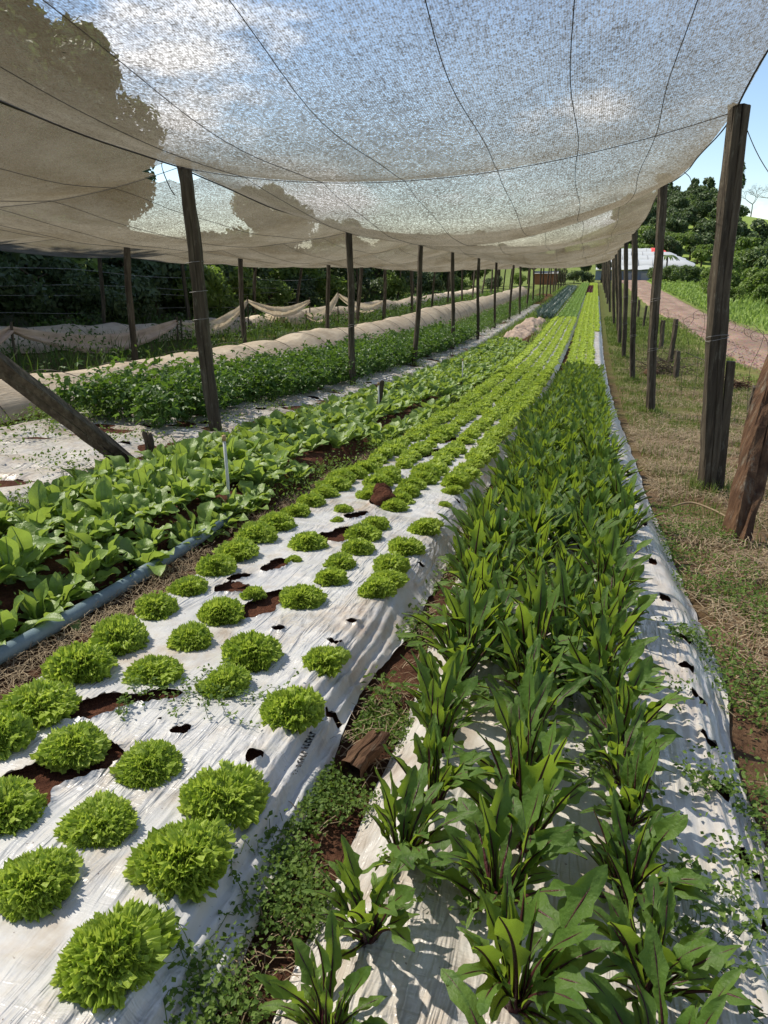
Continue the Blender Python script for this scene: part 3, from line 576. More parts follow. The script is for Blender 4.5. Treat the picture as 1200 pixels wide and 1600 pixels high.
def leaf_T(seed, L, Wd, lean0, lean1, pet=.3, teeth=.25, wave=.1, nv=12, nu=4, tipw=.8, fold=.25, rib=.0035, nteeth=9, roll=0.):
    r = np.random.default_rng(seed); v = np.linspace(0, 1, nv + 1); th = lean0 + (lean1 - lean0) * v ** 1.4
    cy = np.concatenate([[0], np.cumsum(np.sin(th[:-1]))]) / nv * L; cz = np.concatenate([[0], np.cumsum(np.cos(th[:-1]))]) / nv * L
    cx = roll * L * v ** 2 + .015 * L * np.sin(v * 5 + seed)
    s = np.clip((v - pet) / (1 - pet), 0, 1)
    w = Wd * .5 * np.sin(np.pi * s ** tipw) ** .7 * (s > 0) + .006 * (1 - s) + .001
    jag = 1 + teeth * (np.sin(v * nteeth * np.pi + r.uniform(0, 3)) + .9 * r.normal(size=nv + 1)) * (1.25 - s) * (s > .02) * (s < .97) + .05 * r.normal(size=nv + 1); jag = np.maximum(jag, .3)
    u = np.linspace(-1, 1, nu + 1); U, Vv = np.meshgrid(u, v); ph = r.uniform(0, 6, 3)
    wl = (w * jag)[:, None] * np.where(U < 0, 1 + .1 * np.sin(Vv * 9 + ph[0]), 1)
    h = fold * np.abs(U) * wl + wave * wl * U ** 2 * np.sin(Vv * 11 + ph[1] + (U > 0) * 2) + .05 * wl * np.sin(Vv * 21 + ph[2])
    sy, cn = np.sin(th)[:, None], np.cos(th)[:, None]
    V = np.stack([cx[:, None] + U * wl, cy[:, None] - h * cn, cz[:, None] + h * sy], -1).reshape(-1, 3); F = gridF(nu, nv)
    rv = tube(np.stack([cx, cy + .0012 * np.cos(th), cz - .0012 * np.sin(th)], 1), rib * (1.1 - v) + .0006, 4, False)
    return cat_mesh([(V, F, np.zeros(len(F), int)), (rv[0], rv[1], np.ones(len(rv[1]), int))])
def rotz(T, a, sc=1, off=(0, 0, 0)):
    V = T[0]; c, s = math.cos(a), math.sin(a)
    return np.stack([V[:, 0] * c - V[:, 1] * s, V[:, 0] * s + V[:, 1] * c, V[:, 2]], 1) * sc + off, T[1], T[2]

# lettuces: every near head is a thing of its own
LT_near = [mesh('lettuce', *lettuce_T(s, 260, 16, 4)[:2], M['lettuce'], smooth=False) for s in range(6)]
LT_mid = [mesh('lettuce', *lettuce_T(20 + s, 130, 6, 3)[:2], M['lettuce'], smooth=False) for s in range(5)]
far_T = [lettuce_T(60 + s, 36, 3, 1, .8) for s in range(3)]
rows = [('beside the blue pipe', lambda y: np.interp(y, [1, 2, 3, 6, 14, 40], [-1.27, -1.35, -1.40, -1.43, -1.50, -1.46])),
        ('second from the blue pipe', lambda y: np.interp(y, [1, 2, 3, 5, 14, 40], [-1.08, -1.12, -1.15, -1.21, -1.24, -1.2])),
        ('third from the blue pipe', lambda y: np.interp(y, [.8, 2, 3, 5, 14, 40], [-.87, -.90, -.95, -.97, -.99, -.94])),
        ('closest to the chicory', lambda y: np.interp(y, [.7, 2, 4, 6, 14, 40], [-.65, -.69, -.73, -.75, -.74, -.68]))]
#  y, diameter (small ones are seedlings)
near = [[(1.15, .155), (1.30, .16), (1.51, .165), (1.70, .17), (1.96, .16), (2.18, .16), (2.41, .165), (2.62, .165), (2.86, .165), (3.09, .16), (3.34, .16), (3.56, .17), (3.78, .17)],
        [(.95, .14), (1.17, .155), (1.56, .16), (1.78, .165), (2.0, .155), (2.21, .08), (2.64, .06), (2.85, .16), (3.30, .07), (3.50, .12), (3.84, .15), (3.96, .12)],
        [(.80, .165), (.97, .165), (1.17, .145), (1.57, .12), (1.75, .155), (2.22, .145), (2.46, .145), (2.67, .15), (2.87, .15), (3.08, .14), (3.28, .13), (3.66, .14), (3.82, .15)],
        [(.715, .155), (.93, .16), (1.12, .155), (1.49, .165), (1.79, .15), (2.40, .165), (2.52, .15), (2.69, .14), (2.96, .14), (3.29, .145), (3.42, .13), (3.84, .09), (4.18, .12)]]
for ri, (rn, fx) in enumerate(rows):
    L_ = list(near[ri]); y = L_[-1][0]
    while len(L_) < 75:
        y += rng.uniform(.155, .195)
        if ri in (1, 2) and y < 7.5 and rng.random() < .12: y += .14
        L_.append((y, rng.uniform(.92, 1.1) * float(np.interp(y, [3.5, 6, 10, 20], [.165, .175, .20, .215]))))
    ys_last = y
    for i, (y, d) in enumerate(L_):
        x = float(fx(y)) + rng.normal() * .012; z = float(bedz(x, y, lx0(y), lx1(y)))
        me = LT_near[(i * 5 + ri) % 6] if y < 4.6 else LT_mid[(i * 3 + ri) % 5]
        o = obj('lettuce', me, None, (x, y, z - .004), (rng.normal() * .05, rng.normal() * .05, rng.uniform(0, 6.28)), (d, d, d * rng.uniform(1.02, 1.34)))
        small = d < .1; o.scale = tuple(v_ * (1 + .14 * math.sin(i * 7.3 + ri * 2.1)) for v_ in o.scale)
        if i < 45: lab = f'{"tiny" if small else "frilly green"} lettuce, {ordw(i)} from the near end of the row {rn}'
        else: lab = f'distant frilly lettuce in the far crowded stretch of the row {rn}'
        tag(o, lab, 'lettuce', 'lettuce heads on the white plastic bed')
    # the rest of the row, too many to count
    yy = np.arange(ys_last + .18, 33.5, .18); P = np.stack([fx(yy) + rng.normal(size=len(yy)) * .012, yy, 0 * yy], 1); P[:, 2] = bedz(P[:, 0], yy, lx0(yy), lx1(yy))
    rows[ri] = rows[ri] + (P,)
def stuff_plants(name, label, cat, P, Ts, m, smin, smax, zs=1.):
    parts = []
    for k, T in enumerate(Ts):
        Q = P[k::len(Ts)]; parts.append(inst(T, Q, rng.uniform(0, 6, len(Q)), rng.uniform(smin, smax, len(Q))))
    V, F, mi = cat_mesh(parts); o = obj(name, mesh(name, V, F, m, mi if isinstance(m, list) else None, smooth=False)); tag(o, label, cat, kind='stuff'); return o
stuff_plants('lettuce_rows', 'far part of the bright green lettuce rows on the left bed', 'lettuce', np.concatenate([r_[2] for r_ in rows]), far_T, M['lettuce'], .18, .24)
# far half of the right bed is lettuce as well; purple heads near its end
P = []; PR = []
for k, xo in enumerate((-.36, -.15, .06, .27)):
    for y in np.arange(15.2 if k < 3 else 27, 92, .19):
        w_ = np.interp(y, [15, 30, 90], [0, -.05, -.05]); x = xo + w_ + rng.normal() * .012
        (PR if (62 < y < 82 and k in (0, 1)) else P).append((x, y, float(bedz(x, y, -.6, .55))))
stuff_plants('lettuce_rows', 'far lettuce rows beyond the chicory on the right bed', 'lettuce', np.array(P), far_T, M['lettuce'], .18, .24)
stuff_plants('red_lettuce_patch', 'small dark purple lettuce patch at the far end of the beds', 'lettuce', np.array(PR), far_T, M['red_lettuce'], .2, .24)
P = [(x + rng.normal() * .02, y, 0) for x in (-1.36, -1.15, -.94, -.73) for y in np.arange(33.8, 92, .21)]; P = np.array(P); P[:, 2] = bedz(P[:, 0], P[:, 1], lx0(P[:, 1]), lx1(P[:, 1]))
stuff_plants('pale_lettuce_rows', 'far pale green lettuce rows continuing the left bed', 'lettuce', P, far_T, M['lettuce_pale'], .2, .26)

# red ribbed chicory
CH = []
for s in range(14):
    l0 = R([3, 6, 10, 15, 8, 20, 27, 36, 5, 12, 24, 48, 17, 32][s]); l1 = l0 + R([10, 26, 34, 55, 78, 38, 55, 48, 8, 20, 85, 42, 95, 30][s])
    CH.append(leaf_T(300 + s, .185 + .035 * math.sin(s * 1.7) + (.025 if s < 4 else 0), .0235 + .007 * math.sin(s * 2.3), l0, l1, [.34, .3, .38, .28, .36, .24, .3, .2, .4, .36, .26, .3, .34, .22][s], .24, .62, 20, 4, 1.45, .16, .0040, 10 + s % 4, .22 * math.sin(s * 3)))
def split(T, ma, mb):
    out_ = []
    for k, m_, nm in ((0, ma, 'leaf'), (1, mb, 'midrib')):
        F = T[1][T[2] == k]; used = np.unique(F); mp_ = np.zeros(len(T[0]), int); mp_[used] = np.arange(len(used)); out_.append(mesh(nm, T[0][used], mp_[F], m_))
    return out_
crown_me = mesh('root_crown', *tube([(0, 0, -.02), (0, 0, .012), (0, 0, .03)], [.02, .017, .006], 8)[:2], M['rib'])
CHm = [split(T, M['chicory'], M['rib']) for T in CH]
def rosette(Ts, n, r, order=None, smin=.55, smax=1.15, rad=.012):
    out_ = []
    for i in range(n):
        k = int(r.integers(0, len(Ts))) if order is None else order(i, n, r); a = i * 2.4 + r.normal() * .35; sc = r.uniform(smin, smax)
        out_.append((k, a, sc, (-math.sin(a) * rad, math.cos(a) * rad, 0)))
    return out_
chP = []
for k, xo in enumerate(([(.7, -.25), (1.4, -.25), (1.9, -.31), (2.7, -.40), (6, -.44), (15, -.40)], [(.7, -.03), (1.5, -.06), (2.2, -.12), (4, -.15), (15, -.16)], [(.7, .16), (1.4, .17), (2.2, .13), (4, .11), (15, .06)], [(2, .02), (3, .0), (5, -.03), (15, -.03)], [(2, -.2), (4, -.28), (15, -.29)], [(2, .22), (15, .19)])):
    a, b = zip(*xo); y = [.70, .62, .74, 1.85, 2.0, 3.4][k]; i = 0
    while y < 11.5:
        chP.append((float(np.interp(y, a, b)) + rng.normal() * (.016 if y < 2 else .035), y, k, i)); y += rng.uniform(.15, .22) * (1 if y < 2.2 else 1.15) * (1 if y < 6 else 1.25); i += 1
names = ['next to the lettuce bed', 'second from the lettuce bed', 'third from the lettuce bed', 'along the bed middle', 'filling the left gap', 'nearest the road']
def joined(Ts, n, seed, **kw):
    r = np.random.default_rng(seed); V, F, mi = cat_mesh([rotz(Ts[k], a, sc, off) for k, a, sc, off in rosette(Ts, n, r, **kw)]); return V, F, mi
CHJ = []
CHlow = [leaf_T(340 + s, .20, .026, R(4 + 5 * s), R(16 + 8 * s), .32, .16, .4, 9, 2, 1.5, .22, .003, 7, .15 * math.sin(s * 3)) for s in range(8)]
for s in range(6): V, F, mi = joined(CHlow, 30, 500 + s); CHJ.append(mesh('chicory_plant', V, F, [M['chicory'], M['rib']], mi))
for (x, y, k, i) in chP:
    z = float(bedz(x, y, cx0(y), cx1(y))) + .002
    lab = f'red ribbed chicory, {ordw(i)} from the near end of the row {names[k]}' if i < 22 else f'distant dark chicory in the dense far stretch of the row {names[k]}'
    if y < 2.9:
        o = empty('chicory_plant', (x, y, z), rng.uniform(0, 6)); r = np.random.default_rng(int(y * 1000) + k); sc0 = rng.uniform(.78, 1.12) * float(np.interp(y, [.6, 1.4], [.86, 1.08]))
        for kk, a, sc, off in rosette(CHm, 26, r):
            lf = obj('leaf', CHm[kk][0], o, off, (r.normal() * .13, r.normal() * .13, a), sc * sc0); obj('midrib', CHm[kk][1], lf)
        obj('root_crown', crown_me, o)
    else:
        s_ = rng.uniform(.78, 1.2); o = obj('chicory_plant', CHJ[int(rng.integers(0, 6))], None, (x, y, z), (rng.normal() * .12, rng.normal() * .12, rng.uniform(0, 6.28)), s_)
    tag(o, lab, 'chicory', 'red ribbed chicory plants')

P = np.array([(x + rng.normal() * .04, y + rng.normal() * .04, 0) for x in (-.42, -.28, -.15, -.02, .10, .22) for y in np.arange(11.5, 15.7, .2)]); P[:, 2] = bedz(P[:, 0], P[:, 1], cx0(P[:, 1]), cx1(P[:, 1]))
stuff_plants('chicory_rows', 'far dense stretch of the dark chicory before the far lettuces', 'chicory', P, [joined(CHlow, 16, 540 + q_) for q_ in range(3)], [M['chicory'], M['rib']], .85, 1.15)

# broad leaved greens left of the pipe
BR = []
for s in range(12):
    l0 = R([8, 16, 26, 36, 46, 54, 12, 22, 32, 44, 60, 4][s]); l1 = l0 + R([35, 50, 60, 65, 62, 50, 60, 75, 80, 55, 45, 22][s])
    BR.append(leaf_T(400 + s, .185 + .03 * math.sin(s * 1.9), .085 + .014 * math.sin(s * 2.7), l0, l1, .12, .035, .30, 11, 4, 1.15, .28, .0042, 9, .1 * math.sin(s * 2)))
BRm = [split(T, M['broad'], M['pale_rib']) for T in BR]
bcrown_me = mesh('root_crown', *tube([(0, 0, -.02), (0, 0, .012), (0, 0, .03)], [.024, .02, .006], 8)[:2], M['pale_rib'])
BRJ = []
BRl = [leaf_T(440 + s, .18, .088, R(10 + 8 * s), R(40 + 9 * s), .1, .0, .25, 6, 2, 1.15, .28, .004) for s in range(7)]
for s in range(5): V, F, mi = joined(BRl, 13, 600 + s, rad=.02); BRJ.append(mesh('broad_leaf_plant', V, F, [M['broad'], M['pale_rib']], mi))
bnames = ['along the blue pipe', 'second from the blue pipe', 'third from the blue pipe', 'fourth from the blue pipe', 'by the weedy post strip']
for k, xo in enumerate((-1.84, -2.04, -2.24, -2.44, -2.63)):
    y = [1.6, 1.75, 2.0, 2.3, 2.6][k]; i = 0
    while y < 9.6:
        gap = (k == 0 and 4.4 < y < 5.2) or rng.random() < .04
        if not gap:
            x = xo + rng.normal() * .035 + .1 * (k == 0) * (y > 6) ; z = float(bedz(x, y, bx0(y), bx1(y)))
            lab = f'broad leaved plant, {ordw(i)} from near end of the row {bnames[k]}' if i < 20 else f'distant broad leaved green in the far stretch of the row {bnames[k]}'
            if y < 4.3:
                o = empty('broad_leaf_plant', (x, y, z), rng.uniform(0, 6)); r = np.random.default_rng(int(y * 977) + k); sc0 = rng.uniform(.7, 1.0)
                for kk, a, sc, off in rosette(BRm, 17, r, rad=.02): lf = obj('leaf', BRm[kk][0], o, off, (r.normal() * .08, r.normal() * .08, a), sc * sc0); obj('midrib', BRm[kk][1], lf)
                obj('root_crown', bcrown_me, o)
            else: o = obj('broad_leaf_plant', BRJ[int(rng.integers(0, 5))], None, (x, y, z), (rng.normal() * .06, rng.normal() * .06, rng.uniform(0, 6.28)), rng.uniform(.75, 1.0))
            tag(o, lab, 'leafy plant', 'broad leaved greens beside the blue pipe'); i += 1
        y += rng.uniform(.135, .19)

P = np.array([(x + rng.normal() * .04, y + rng.normal() * .04, 0) for x in (-1.78, -2.0, -2.22, -2.44, -2.63) for y in np.arange(9.7, 21.8, .17)]); P[:, 2] = bedz(P[:, 0], P[:, 1], bx0(P[:, 1]), bx1(P[:, 1]))
BRf = [joined(BRl, 9, 640 + q_, rad=.02) for q_ in range(3)]
stuff_plants('broad_leaf_rows', 'far dense stretch of the broad leaved greens', 'leafy plant', P, BRf, [M['broad'], M['pale_rib']], .8, 1.05)
# celery bushes
def celery_T(seed, nst=15, nl=11, lob=3):
    r = np.random.default_rng(seed); T = []
    for i in range(nst):
        a = i * 2.4 + r.normal() * .3; ln = R(8 + 38 * (i / nst) + r.normal() * 5); L = .26 * r.uniform(.8, 1.15)
        d = np.array([math.cos(a) * math.sin(ln), math.sin(a) * math.sin(ln), math.cos(ln)]); p0 = np.array([math.cos(a), math.sin(a), 0]) * .02
        V, F, _ = tube([p0, p0 + d * L * .5, p0 + d * L], [.004, .003, .002], 4, False); T.append((V, F, np.ones(len(F), int)))
        for j in range(nl):
            t = .5 + .55 * (j / nl); c = p0 + d * L * t + r.normal(size=3) * .03 * (1 + t)
            n = r.normal(size=3) * .6 + (0, 0, 1) + d * .3; n /= np.linalg.norm(n); e1 = np.cross(n, r.normal(size=3)); e1 /= np.linalg.norm(e1); e2 = np.cross(n, e1); s = .027 * r.uniform(.8, 1.45)
            for q in range(lob):
                an = (q - (lob - 1) / 2) * .9; f1 = e1 * math.cos(an) + e2 * math.sin(an); f2 = np.cross(n, f1)
                T.append((np.array([c, c + f1 * s * .7 + f2 * s * .42 + n * s * .2, c + f1 * s * 1.45 - n * s * .1, c + f1 * s * .7 - f2 * s * .42 + n * s * .2]), np.array([(0, 1, 2, 3)]), np.zeros(1, int)))
    return cat_mesh(T)
CE = [celery_T(700 + s) for s in range(4)]; CEm = [mesh('celery_bush', T[0], T[1], [M['celery'], M['stalk']], T[2], False) for T in CE]
CEf = [celery_T(720 + s, 7, 7, 2) for s in range(2)]
Pf = []; cn = 0
cnames = ['front row of the celery bed', 'second row of the celery bed', 'back row of the celery bed']
for k, xo in enumerate((-3.62, -4.02, -4.42)):
    y = 3.9 + .3 * k; i = 0
    while y < 50:
        x = xo + rng.normal() * .05 + .008 * (y - 5); z = float(bedz(x, y, ex0(y), ex1(y)))
        if y < 5.3 + .2 * math.sin(k * 2): y += .3; continue
        if y < 22:
            o = obj('celery_bush', CEm[int(rng.integers(0, 4))], None, (x, y, z), (0, 0, rng.uniform(0, 6.28)), rng.uniform(1.15, 1.5))
            tag(o, f'leafy celery bush, {ordw(i)} from the near end in the {cnames[k]}' if i < 18 else f'distant celery bush in the far stretch of the {cnames[k]}', 'celery', 'celery bushes'); i += 1
        else: Pf.append((x, y, z))
        y += rng.uniform(.26, .34) if y < 22 else .33
stuff_plants('celery_rows', 'far green stretch of the celery bed', 'celery', np.array(Pf), CEf, [M['celery'], M['stalk']], 1.05, 1.35)
# leeks beyond the tarp heap
def leek_T(seed):
    r = np.random.default_rng(seed); T = []
    for i in range(7):
        a = i * 2.4; w = .018; L = r.uniform(.3, .42); ln = R(r.uniform(5, 35)); d = np.array([math.cos(a) * math.sin(ln), math.sin(a) * math.sin(ln), math.cos(ln)]); s = np.array([-math.sin(a), math.cos(a), 0]) * w
        m_ = d * L * .6; tip = d * L + (math.cos(a) * .08, math.sin(a) * .08, -.05); T.append((np.array([-s * .6, s * .6, m_ + s, m_ - s]), np.array([(0, 1, 2, 3)]))); T.append((np.array([m_ - s, m_ + s, tip + s * .15, tip - s * .15]), np.array([(0, 1, 2, 3)])))
    return cat_mesh(T)
P = np.array([(x + rng.normal() * .03, y, float(g(x, y)) + .04) for x in (-2.25, -1.98, -1.72) for y in np.arange(33, 74, .24)])
stuff_plants('leek_rows', 'blue green leek rows left of the far pale lettuces', 'leek', P, [leek_T(1), leek_T(2)], M['leek'], 1., 1.35)

# ------------------------------------------------------------------ pipe, risers, wood scraps in the beds
pts = [(x, y, float(g(x, y)) + .045 + .012 * math.sin(y * 2)) for x, y in zip(np.interp(np.linspace(.6, 3.3, 24), [.6, 2, 3, 3.3], [-1.66, -1.71, -1.76, -1.80]), np.linspace(.6, 3.3, 24))]
V, F, _ = tube(pts, .027, 14); o = obj('water_pipe', mesh('water_pipe', V, F, M['pipe'])); tag(o, 'blue grey plastic water pipe lying between the lettuces and broad leaf greens', 'pipe')
for yj in (1.45, 2.45):
    k = np.array(pts); p = np.array([np.interp(yj + d, k[:, 1], k[:, i]) if i != 1 else yj + d for d in (-.035, .035) for i in range(3)]).reshape(2, 3)
    V, F, _ = tube(p, .0315, 14); obj('coupling', mesh('coupling', V, F, M['pipe']), o)
for (x, y, h, lab) in ((-1.86, 3.46, .44, 'pale plastic sprinkler riser standing among the near broad leaf greens'), (-2.13, 7.45, .42, 'pale sprinkler riser beside the small tilted stake'), (-1.95, 11.8, .45, 'pale sprinkler riser far along the broad leaf bed')):
    z = float(g(x, y)); o = empty('sprinkler_riser', (x, y, z)); tag(o, lab, 'riser', 'sprinkler risers')
    V, F, _ = tube([(0, 0, 0), (.004, 0, h * .5), (0, 0, h)], .009, 8); obj('pipe', mesh('pipe', V, F, M['pvc']), o); V, F, _ = tube([(0, 0, h), (0, 0, h + .03)], .012, 8); obj('sprinkler_cap', mesh('sprinkler_cap', V, F, M['brass']), o)
V, F, _ = box(-.045, .045, -.14, .14, -.04, .04); V = np.concatenate([V * (1, 1, 1)]); o = obj('timber_block', post_mesh('timber_block', (0, 0, 0), (0, 0, .15), .055, .05, 77, .1, 'wood_brown', 8), loc=(-.48, 1.40, .36), rot=(R(-86), R(4), R(-14))); tag(o, 'red brown timber block lying in the furrow beside the lettuce sheet', 'timber block')
def lump(name, c, s, seed, m, n=10):
    r = np.random.default_rng(seed); th = np.linspace(0, np.pi, n + 1); ph = np.linspace(0, 2 * np.pi, 2 * n + 1); TH, PH = np.meshgrid(th, ph, indexing='ij')
    d = np.stack([np.sin(TH) * np.cos(PH), np.sin(TH) * np.sin(PH), np.cos(TH)], -1); k = r.normal(size=(7, 3)) * 2.4; q = r.uniform(0, 6, 7)
    rr = 1 + .10 * sum(np.sin(d @ k[i] + q[i]) for i in range(7)) + .06 * np.sin(d @ (k[0] * 5)) * np.sin(d @ (k[1] * 4))
    return obj(name, mesh(name, (d * rr[..., None] * s).reshape(-1, 3), gridF(2 * n, n), m), loc=c)
tag(lump('soil_clod', (-1.03, 3.72, float(g(-1.03, 3.72)) + .14), (.075, .07, .05), 5, M['soil'], 12), 'dark soil clod lying on the lettuce sheet between two heads', 'soil clod')
tag(lump('soil_clod', (-1.09, 3.84, float(g(-1.09, 3.84)) + .14), (.06, .05, .05), 9, M['soil'], 10), 'smaller dark soil clod just behind the larger one', 'soil clod')

# ------------------------------------------------------------------ low cover tunnels and hanging cloth on the left
def tunnel(label, xc, y0, y1, hw, h, m, seed, step=1.5, flat=0):
    xcf = (lambda y: xc + .15 * np.sin(y * .3 + seed)) if np.isscalar(xc) else (lambda y: np.interp(y, *xc))
    hf = (lambda y: h + 0 * y) if np.isscalar(h) else (lambda y: np.interp(y, *h)); ys = np.arange(y0, y1, .14 if y1 < 30 else .22); a = np.linspace(0, np.pi, 19)
    YY = ys[:, None] + 0 * a; hh = hf(YY) * (1 + .12 * nz2(YY, 0 * YY, .16, seed % 7)) - .045 * np.abs(np.sin(np.pi * (YY - y0) / step)) * np.sin(a) ** .8
    X = xcf(ys)[:, None] - np.cos(a) * hw * (1 + .05 * nz2(YY, a * 2 + 0 * YY, .3, 2)); Z = g(X, YY) + .02 + hh * np.sin(a) ** 1.05 + .03 * nz2(X * 1.2, YY, .5, seed % 5) + .014 * nz2(X * 1.5, YY, 1.1, 2)
    root = obj('cover_tunnel', mesh('cover_tunnel', np.stack([X, YY, Z], -1).reshape(-1, 3), gridF(len(a) - 1, len(ys) - 1), m)); tag(root, label, 'row cover')
    for yy in np.arange(y0 + .02, min(y1, 36), step):
        x_ = xcf(yy); X1 = x_ - np.cos(a) * (hw + .012); Z1 = g(X1, yy) + .035 + float(hf(yy)) * 1.02 * np.sin(a) ** 1.05 * (1 + .12 * nz2(np.array([yy]), np.array([0.]), .16, seed % 7)); V, F, _ = tube(np.stack([X1, np.full_like(X1, yy) + .1 * np.sin(a * 2 + yy), Z1], 1), .0045, 4); obj('hoop', mesh('hoop', V, F, M['wire']), root)
tunnel('long beige cover tunnel running behind the celery bed', ([0, 6, 12, 20, 60], [-5.75, -5.8, -5.9, -5.75, -5.3]), 2.5, 58, .68, ([0, 9, 12, 16, 21, 31, 60], [.30, .34, .45, .50, .60, .66, .6]), M['cloth'], 3)
tunnel('greyish cover tunnel in tree shade behind the hanging pink cloth', ([0, 12, 20, 30], [-10.3, -10.3, -10.3, -10.1]), 8.5, 22, .5, .42, M['cloth'], 6)
tunnel('far beige cover tunnel at the left among weeds', ([0, 22, 34, 60], [-10.2, -10.2, -9.6, -8.2]), 23, 56, .55, .55, M['cloth'], 11)
def hang(label, pts, drop, m, seed):
    pts = np.array(pts, float); t = np.linspace(0, len(pts) - 1, 18 * (len(pts) - 1) + 1); k = np.arange(len(pts))
    X = np.interp(t, k, pts[:, 0]); Y = np.interp(t, k, pts[:, 1]); fr = t - np.floor(t); Z = np.interp(t, k, pts[:, 2]) - .22 * np.sin(np.pi * fr) * 1.0
    dd = drop * (.25 + .75 * np.sin(np.pi * fr) ** .7); v = np.linspace(0, 1, 9)
    XX = X[:, None] + .06 * np.sin(v * 9 + seed) * v + .03 * nz2(Y[:, None], v * 2, .8, 3) + .2 * v * dd[:, None]; YY = Y[:, None] + 0 * v; ZZ = Z[:, None] - v * dd[:, None] + .012 * nz2(Y[:, None] * 2, v * 3, .9, 4)
    o = obj('hanging_cloth', mesh('hanging_cloth', np.stack([XX, YY, ZZ], -1).reshape(-1, 3), gridF(8, len(t) - 1), m)); tag(o, label, 'cloth')
    for i, p in enumerate(pts):
        gz = float(g(p[0], p[1])); q = obj('stake', post_mesh('stake', (p[0], p[1], gz - .03), (p[0] + .02, p[1], p[2] + .06), .035, .035, 300 + i + seed, .2, nz_=4), o); q.location = (p[0], p[1], gz - .03)
hz_ = lambda x, y, h: (x, y, float(g(x, y)) + h)
hang('pinkish cloth strip slung low between stakes at far left', [hz_(-8.6, 6.4, .55), hz_(-8.7, 9.6, .62), hz_(-8.8, 14.6, .62)], .34, M['cloth_pink'], 1)
hang('pale cloth strip slung between stakes behind the second left post', [hz_(-9.3, 15.6, .5), hz_(-9.3, 19.2, 1.0), hz_(-9.0, 23.2, .95)], .3, M['cloth'], 4)
hang('pale cloth strip slung high between far stakes', [hz_(-8.9, 22.6, .55), hz_(-8.7, 25.2, 1.15), hz_(-8.5, 30.4, .75)], .36, M['cloth'], 7)
# heaped tarp beyond the broad leaf bed
th = np.linspace(0, 1, 40); XX, YY = np.meshgrid(np.linspace(-2.75, -1.72, 22), np.linspace(22, 33, 60)); e = sm((XX + 2.75) / .25) * sm((-1.72 - XX) / .25) * sm((YY - 22) / 1.2) * sm((33 - YY) / 1.5)
ZZ = g(XX, YY) - .02 + e * (.17 + .10 * nz2(XX * 2, YY, .35, 2) + .06 * nz2(XX * 3, YY, 1.1, 5) + .03 * nz2(XX * 3, YY * 2, 2.1, 3))
o = obj('tarp_heap', mesh('tarp_heap', np.stack([XX, YY, ZZ], -1).reshape(-1, 3), gridF(21, 59), M['cloth_pink'])); tag(o, 'crumpled pinkish cloth heap between broad leaf bed and blue green leeks', 'cloth heap')

# ------------------------------------------------------------------ trees
def crown_T(seed, n, size, rx=1., rz=.8, lobes=9, droop=0):
    r = np.random.default_rng(seed); C = r.normal(size=(lobes, 3)); C /= np.linalg.norm(C, axis=1)[:, None]; C *= r.uniform(.35, .75, (lobes, 1)); C[:, 2] = C[:, 2] * rz * .9; rad = r.uniform(.26, .46, lobes)
    k = r.integers(0, lobes, n); d = r.normal(size=(n, 3)); d /= np.linalg.norm(d, axis=1)[:, None]; P = C[k] + d * (rad[k] * r.uniform(.62, 1.06, n))[:, None] * (1, 1, .8)
    P[:, :2] *= rx
    nn = d * .8 + r.normal(size=(n, 3)) * .7 + (0, 0, .35); nn /= np.linalg.norm(nn, axis=1)[:, None]; a = np.cross(nn, r.normal(size=(n, 3))); a /= np.linalg.norm(a, axis=1)[:, None]; b = np.cross(nn, a); s = size * r.uniform(.6, 1.4, (n, 1))
    V = np.stack([P - a * s, P + b * s * .55 + nn * s * .15, P + a * s, P - b * s * .55 + nn * s * .15], 1).reshape(-1, 3); F = np.arange(4 * n).reshape(-1, 4)
    return V, F, C * np.array([rx, rx, 1])
def trunk_T(C, H, r0, seed, zc):
    """trunk from 0 up to crown centre zc with limbs to the lobes C"""
    r = np.random.default_rng(seed); T = [tube([(0, 0, -.1), (.03 * zc * r.normal() * .5, .0, zc * .5), (0, .02 * zc, zc)], [r0 * 1.3, r0 * .85, r0 * .55], 8)]
    for c in C: e = np.array([c[0] * H, c[1] * H, zc + c[2] * H]); st = np.array([0, 0, zc * r.uniform(.7, 1)]); T.append(tube([st, (st + e) / 2 + (0, 0, .04 * zc), e], [r0 * .4, r0 * .25, r0 * .08], 6, False))
    V, F, _ = cat_mesh(T); return V, F
def make_kind(nm, seeds, n, size, rx, rz, H, zc, r0, m):
    out_ = []
    for s in seeds:
        V, F, C = crown_T(s, n, size / H, rx, rz); V = V * H + (0, 0, zc); tv, tf = trunk_T(C, H, r0, s, zc); out_.append((mesh('crown', V, F, M[m], smooth=False), mesh('trunk', tv, tf, M['bark'])))
    return out_
def put_tree(name, kind, i, x, y, sc, label, group, cat='tree', rz=None, z=None):
    o = empty(name, (x, y, float(G(x, y)) - .05 if z is None else z), rng.uniform(0, 6.28)); o.scale = (sc, sc, sc * rng.uniform(.9, 1.15)); cr, tr = kind[i % len(kind)]; obj('crown', cr, o); obj('trunk', tr, o); tag(o, label, cat, group); return o
forest = make_kind('f', (1, 2, 3, 4), 9500, .17, 1., 1., 3.6, 5.6, .22, 'tree1')
bushK = make_kind('b', (11, 12, 13), 2600, .085, 1.15, .75, 1.3, 1.0, .06, 'tree1'); bushB = make_kind('b', (14, 15), 2200, .085, 1.1, .8, 1.3, 1.0, .06, 'tree3')  # deep shade painted by bushK's dark leaf colour, sunlight by bushB's brighter one
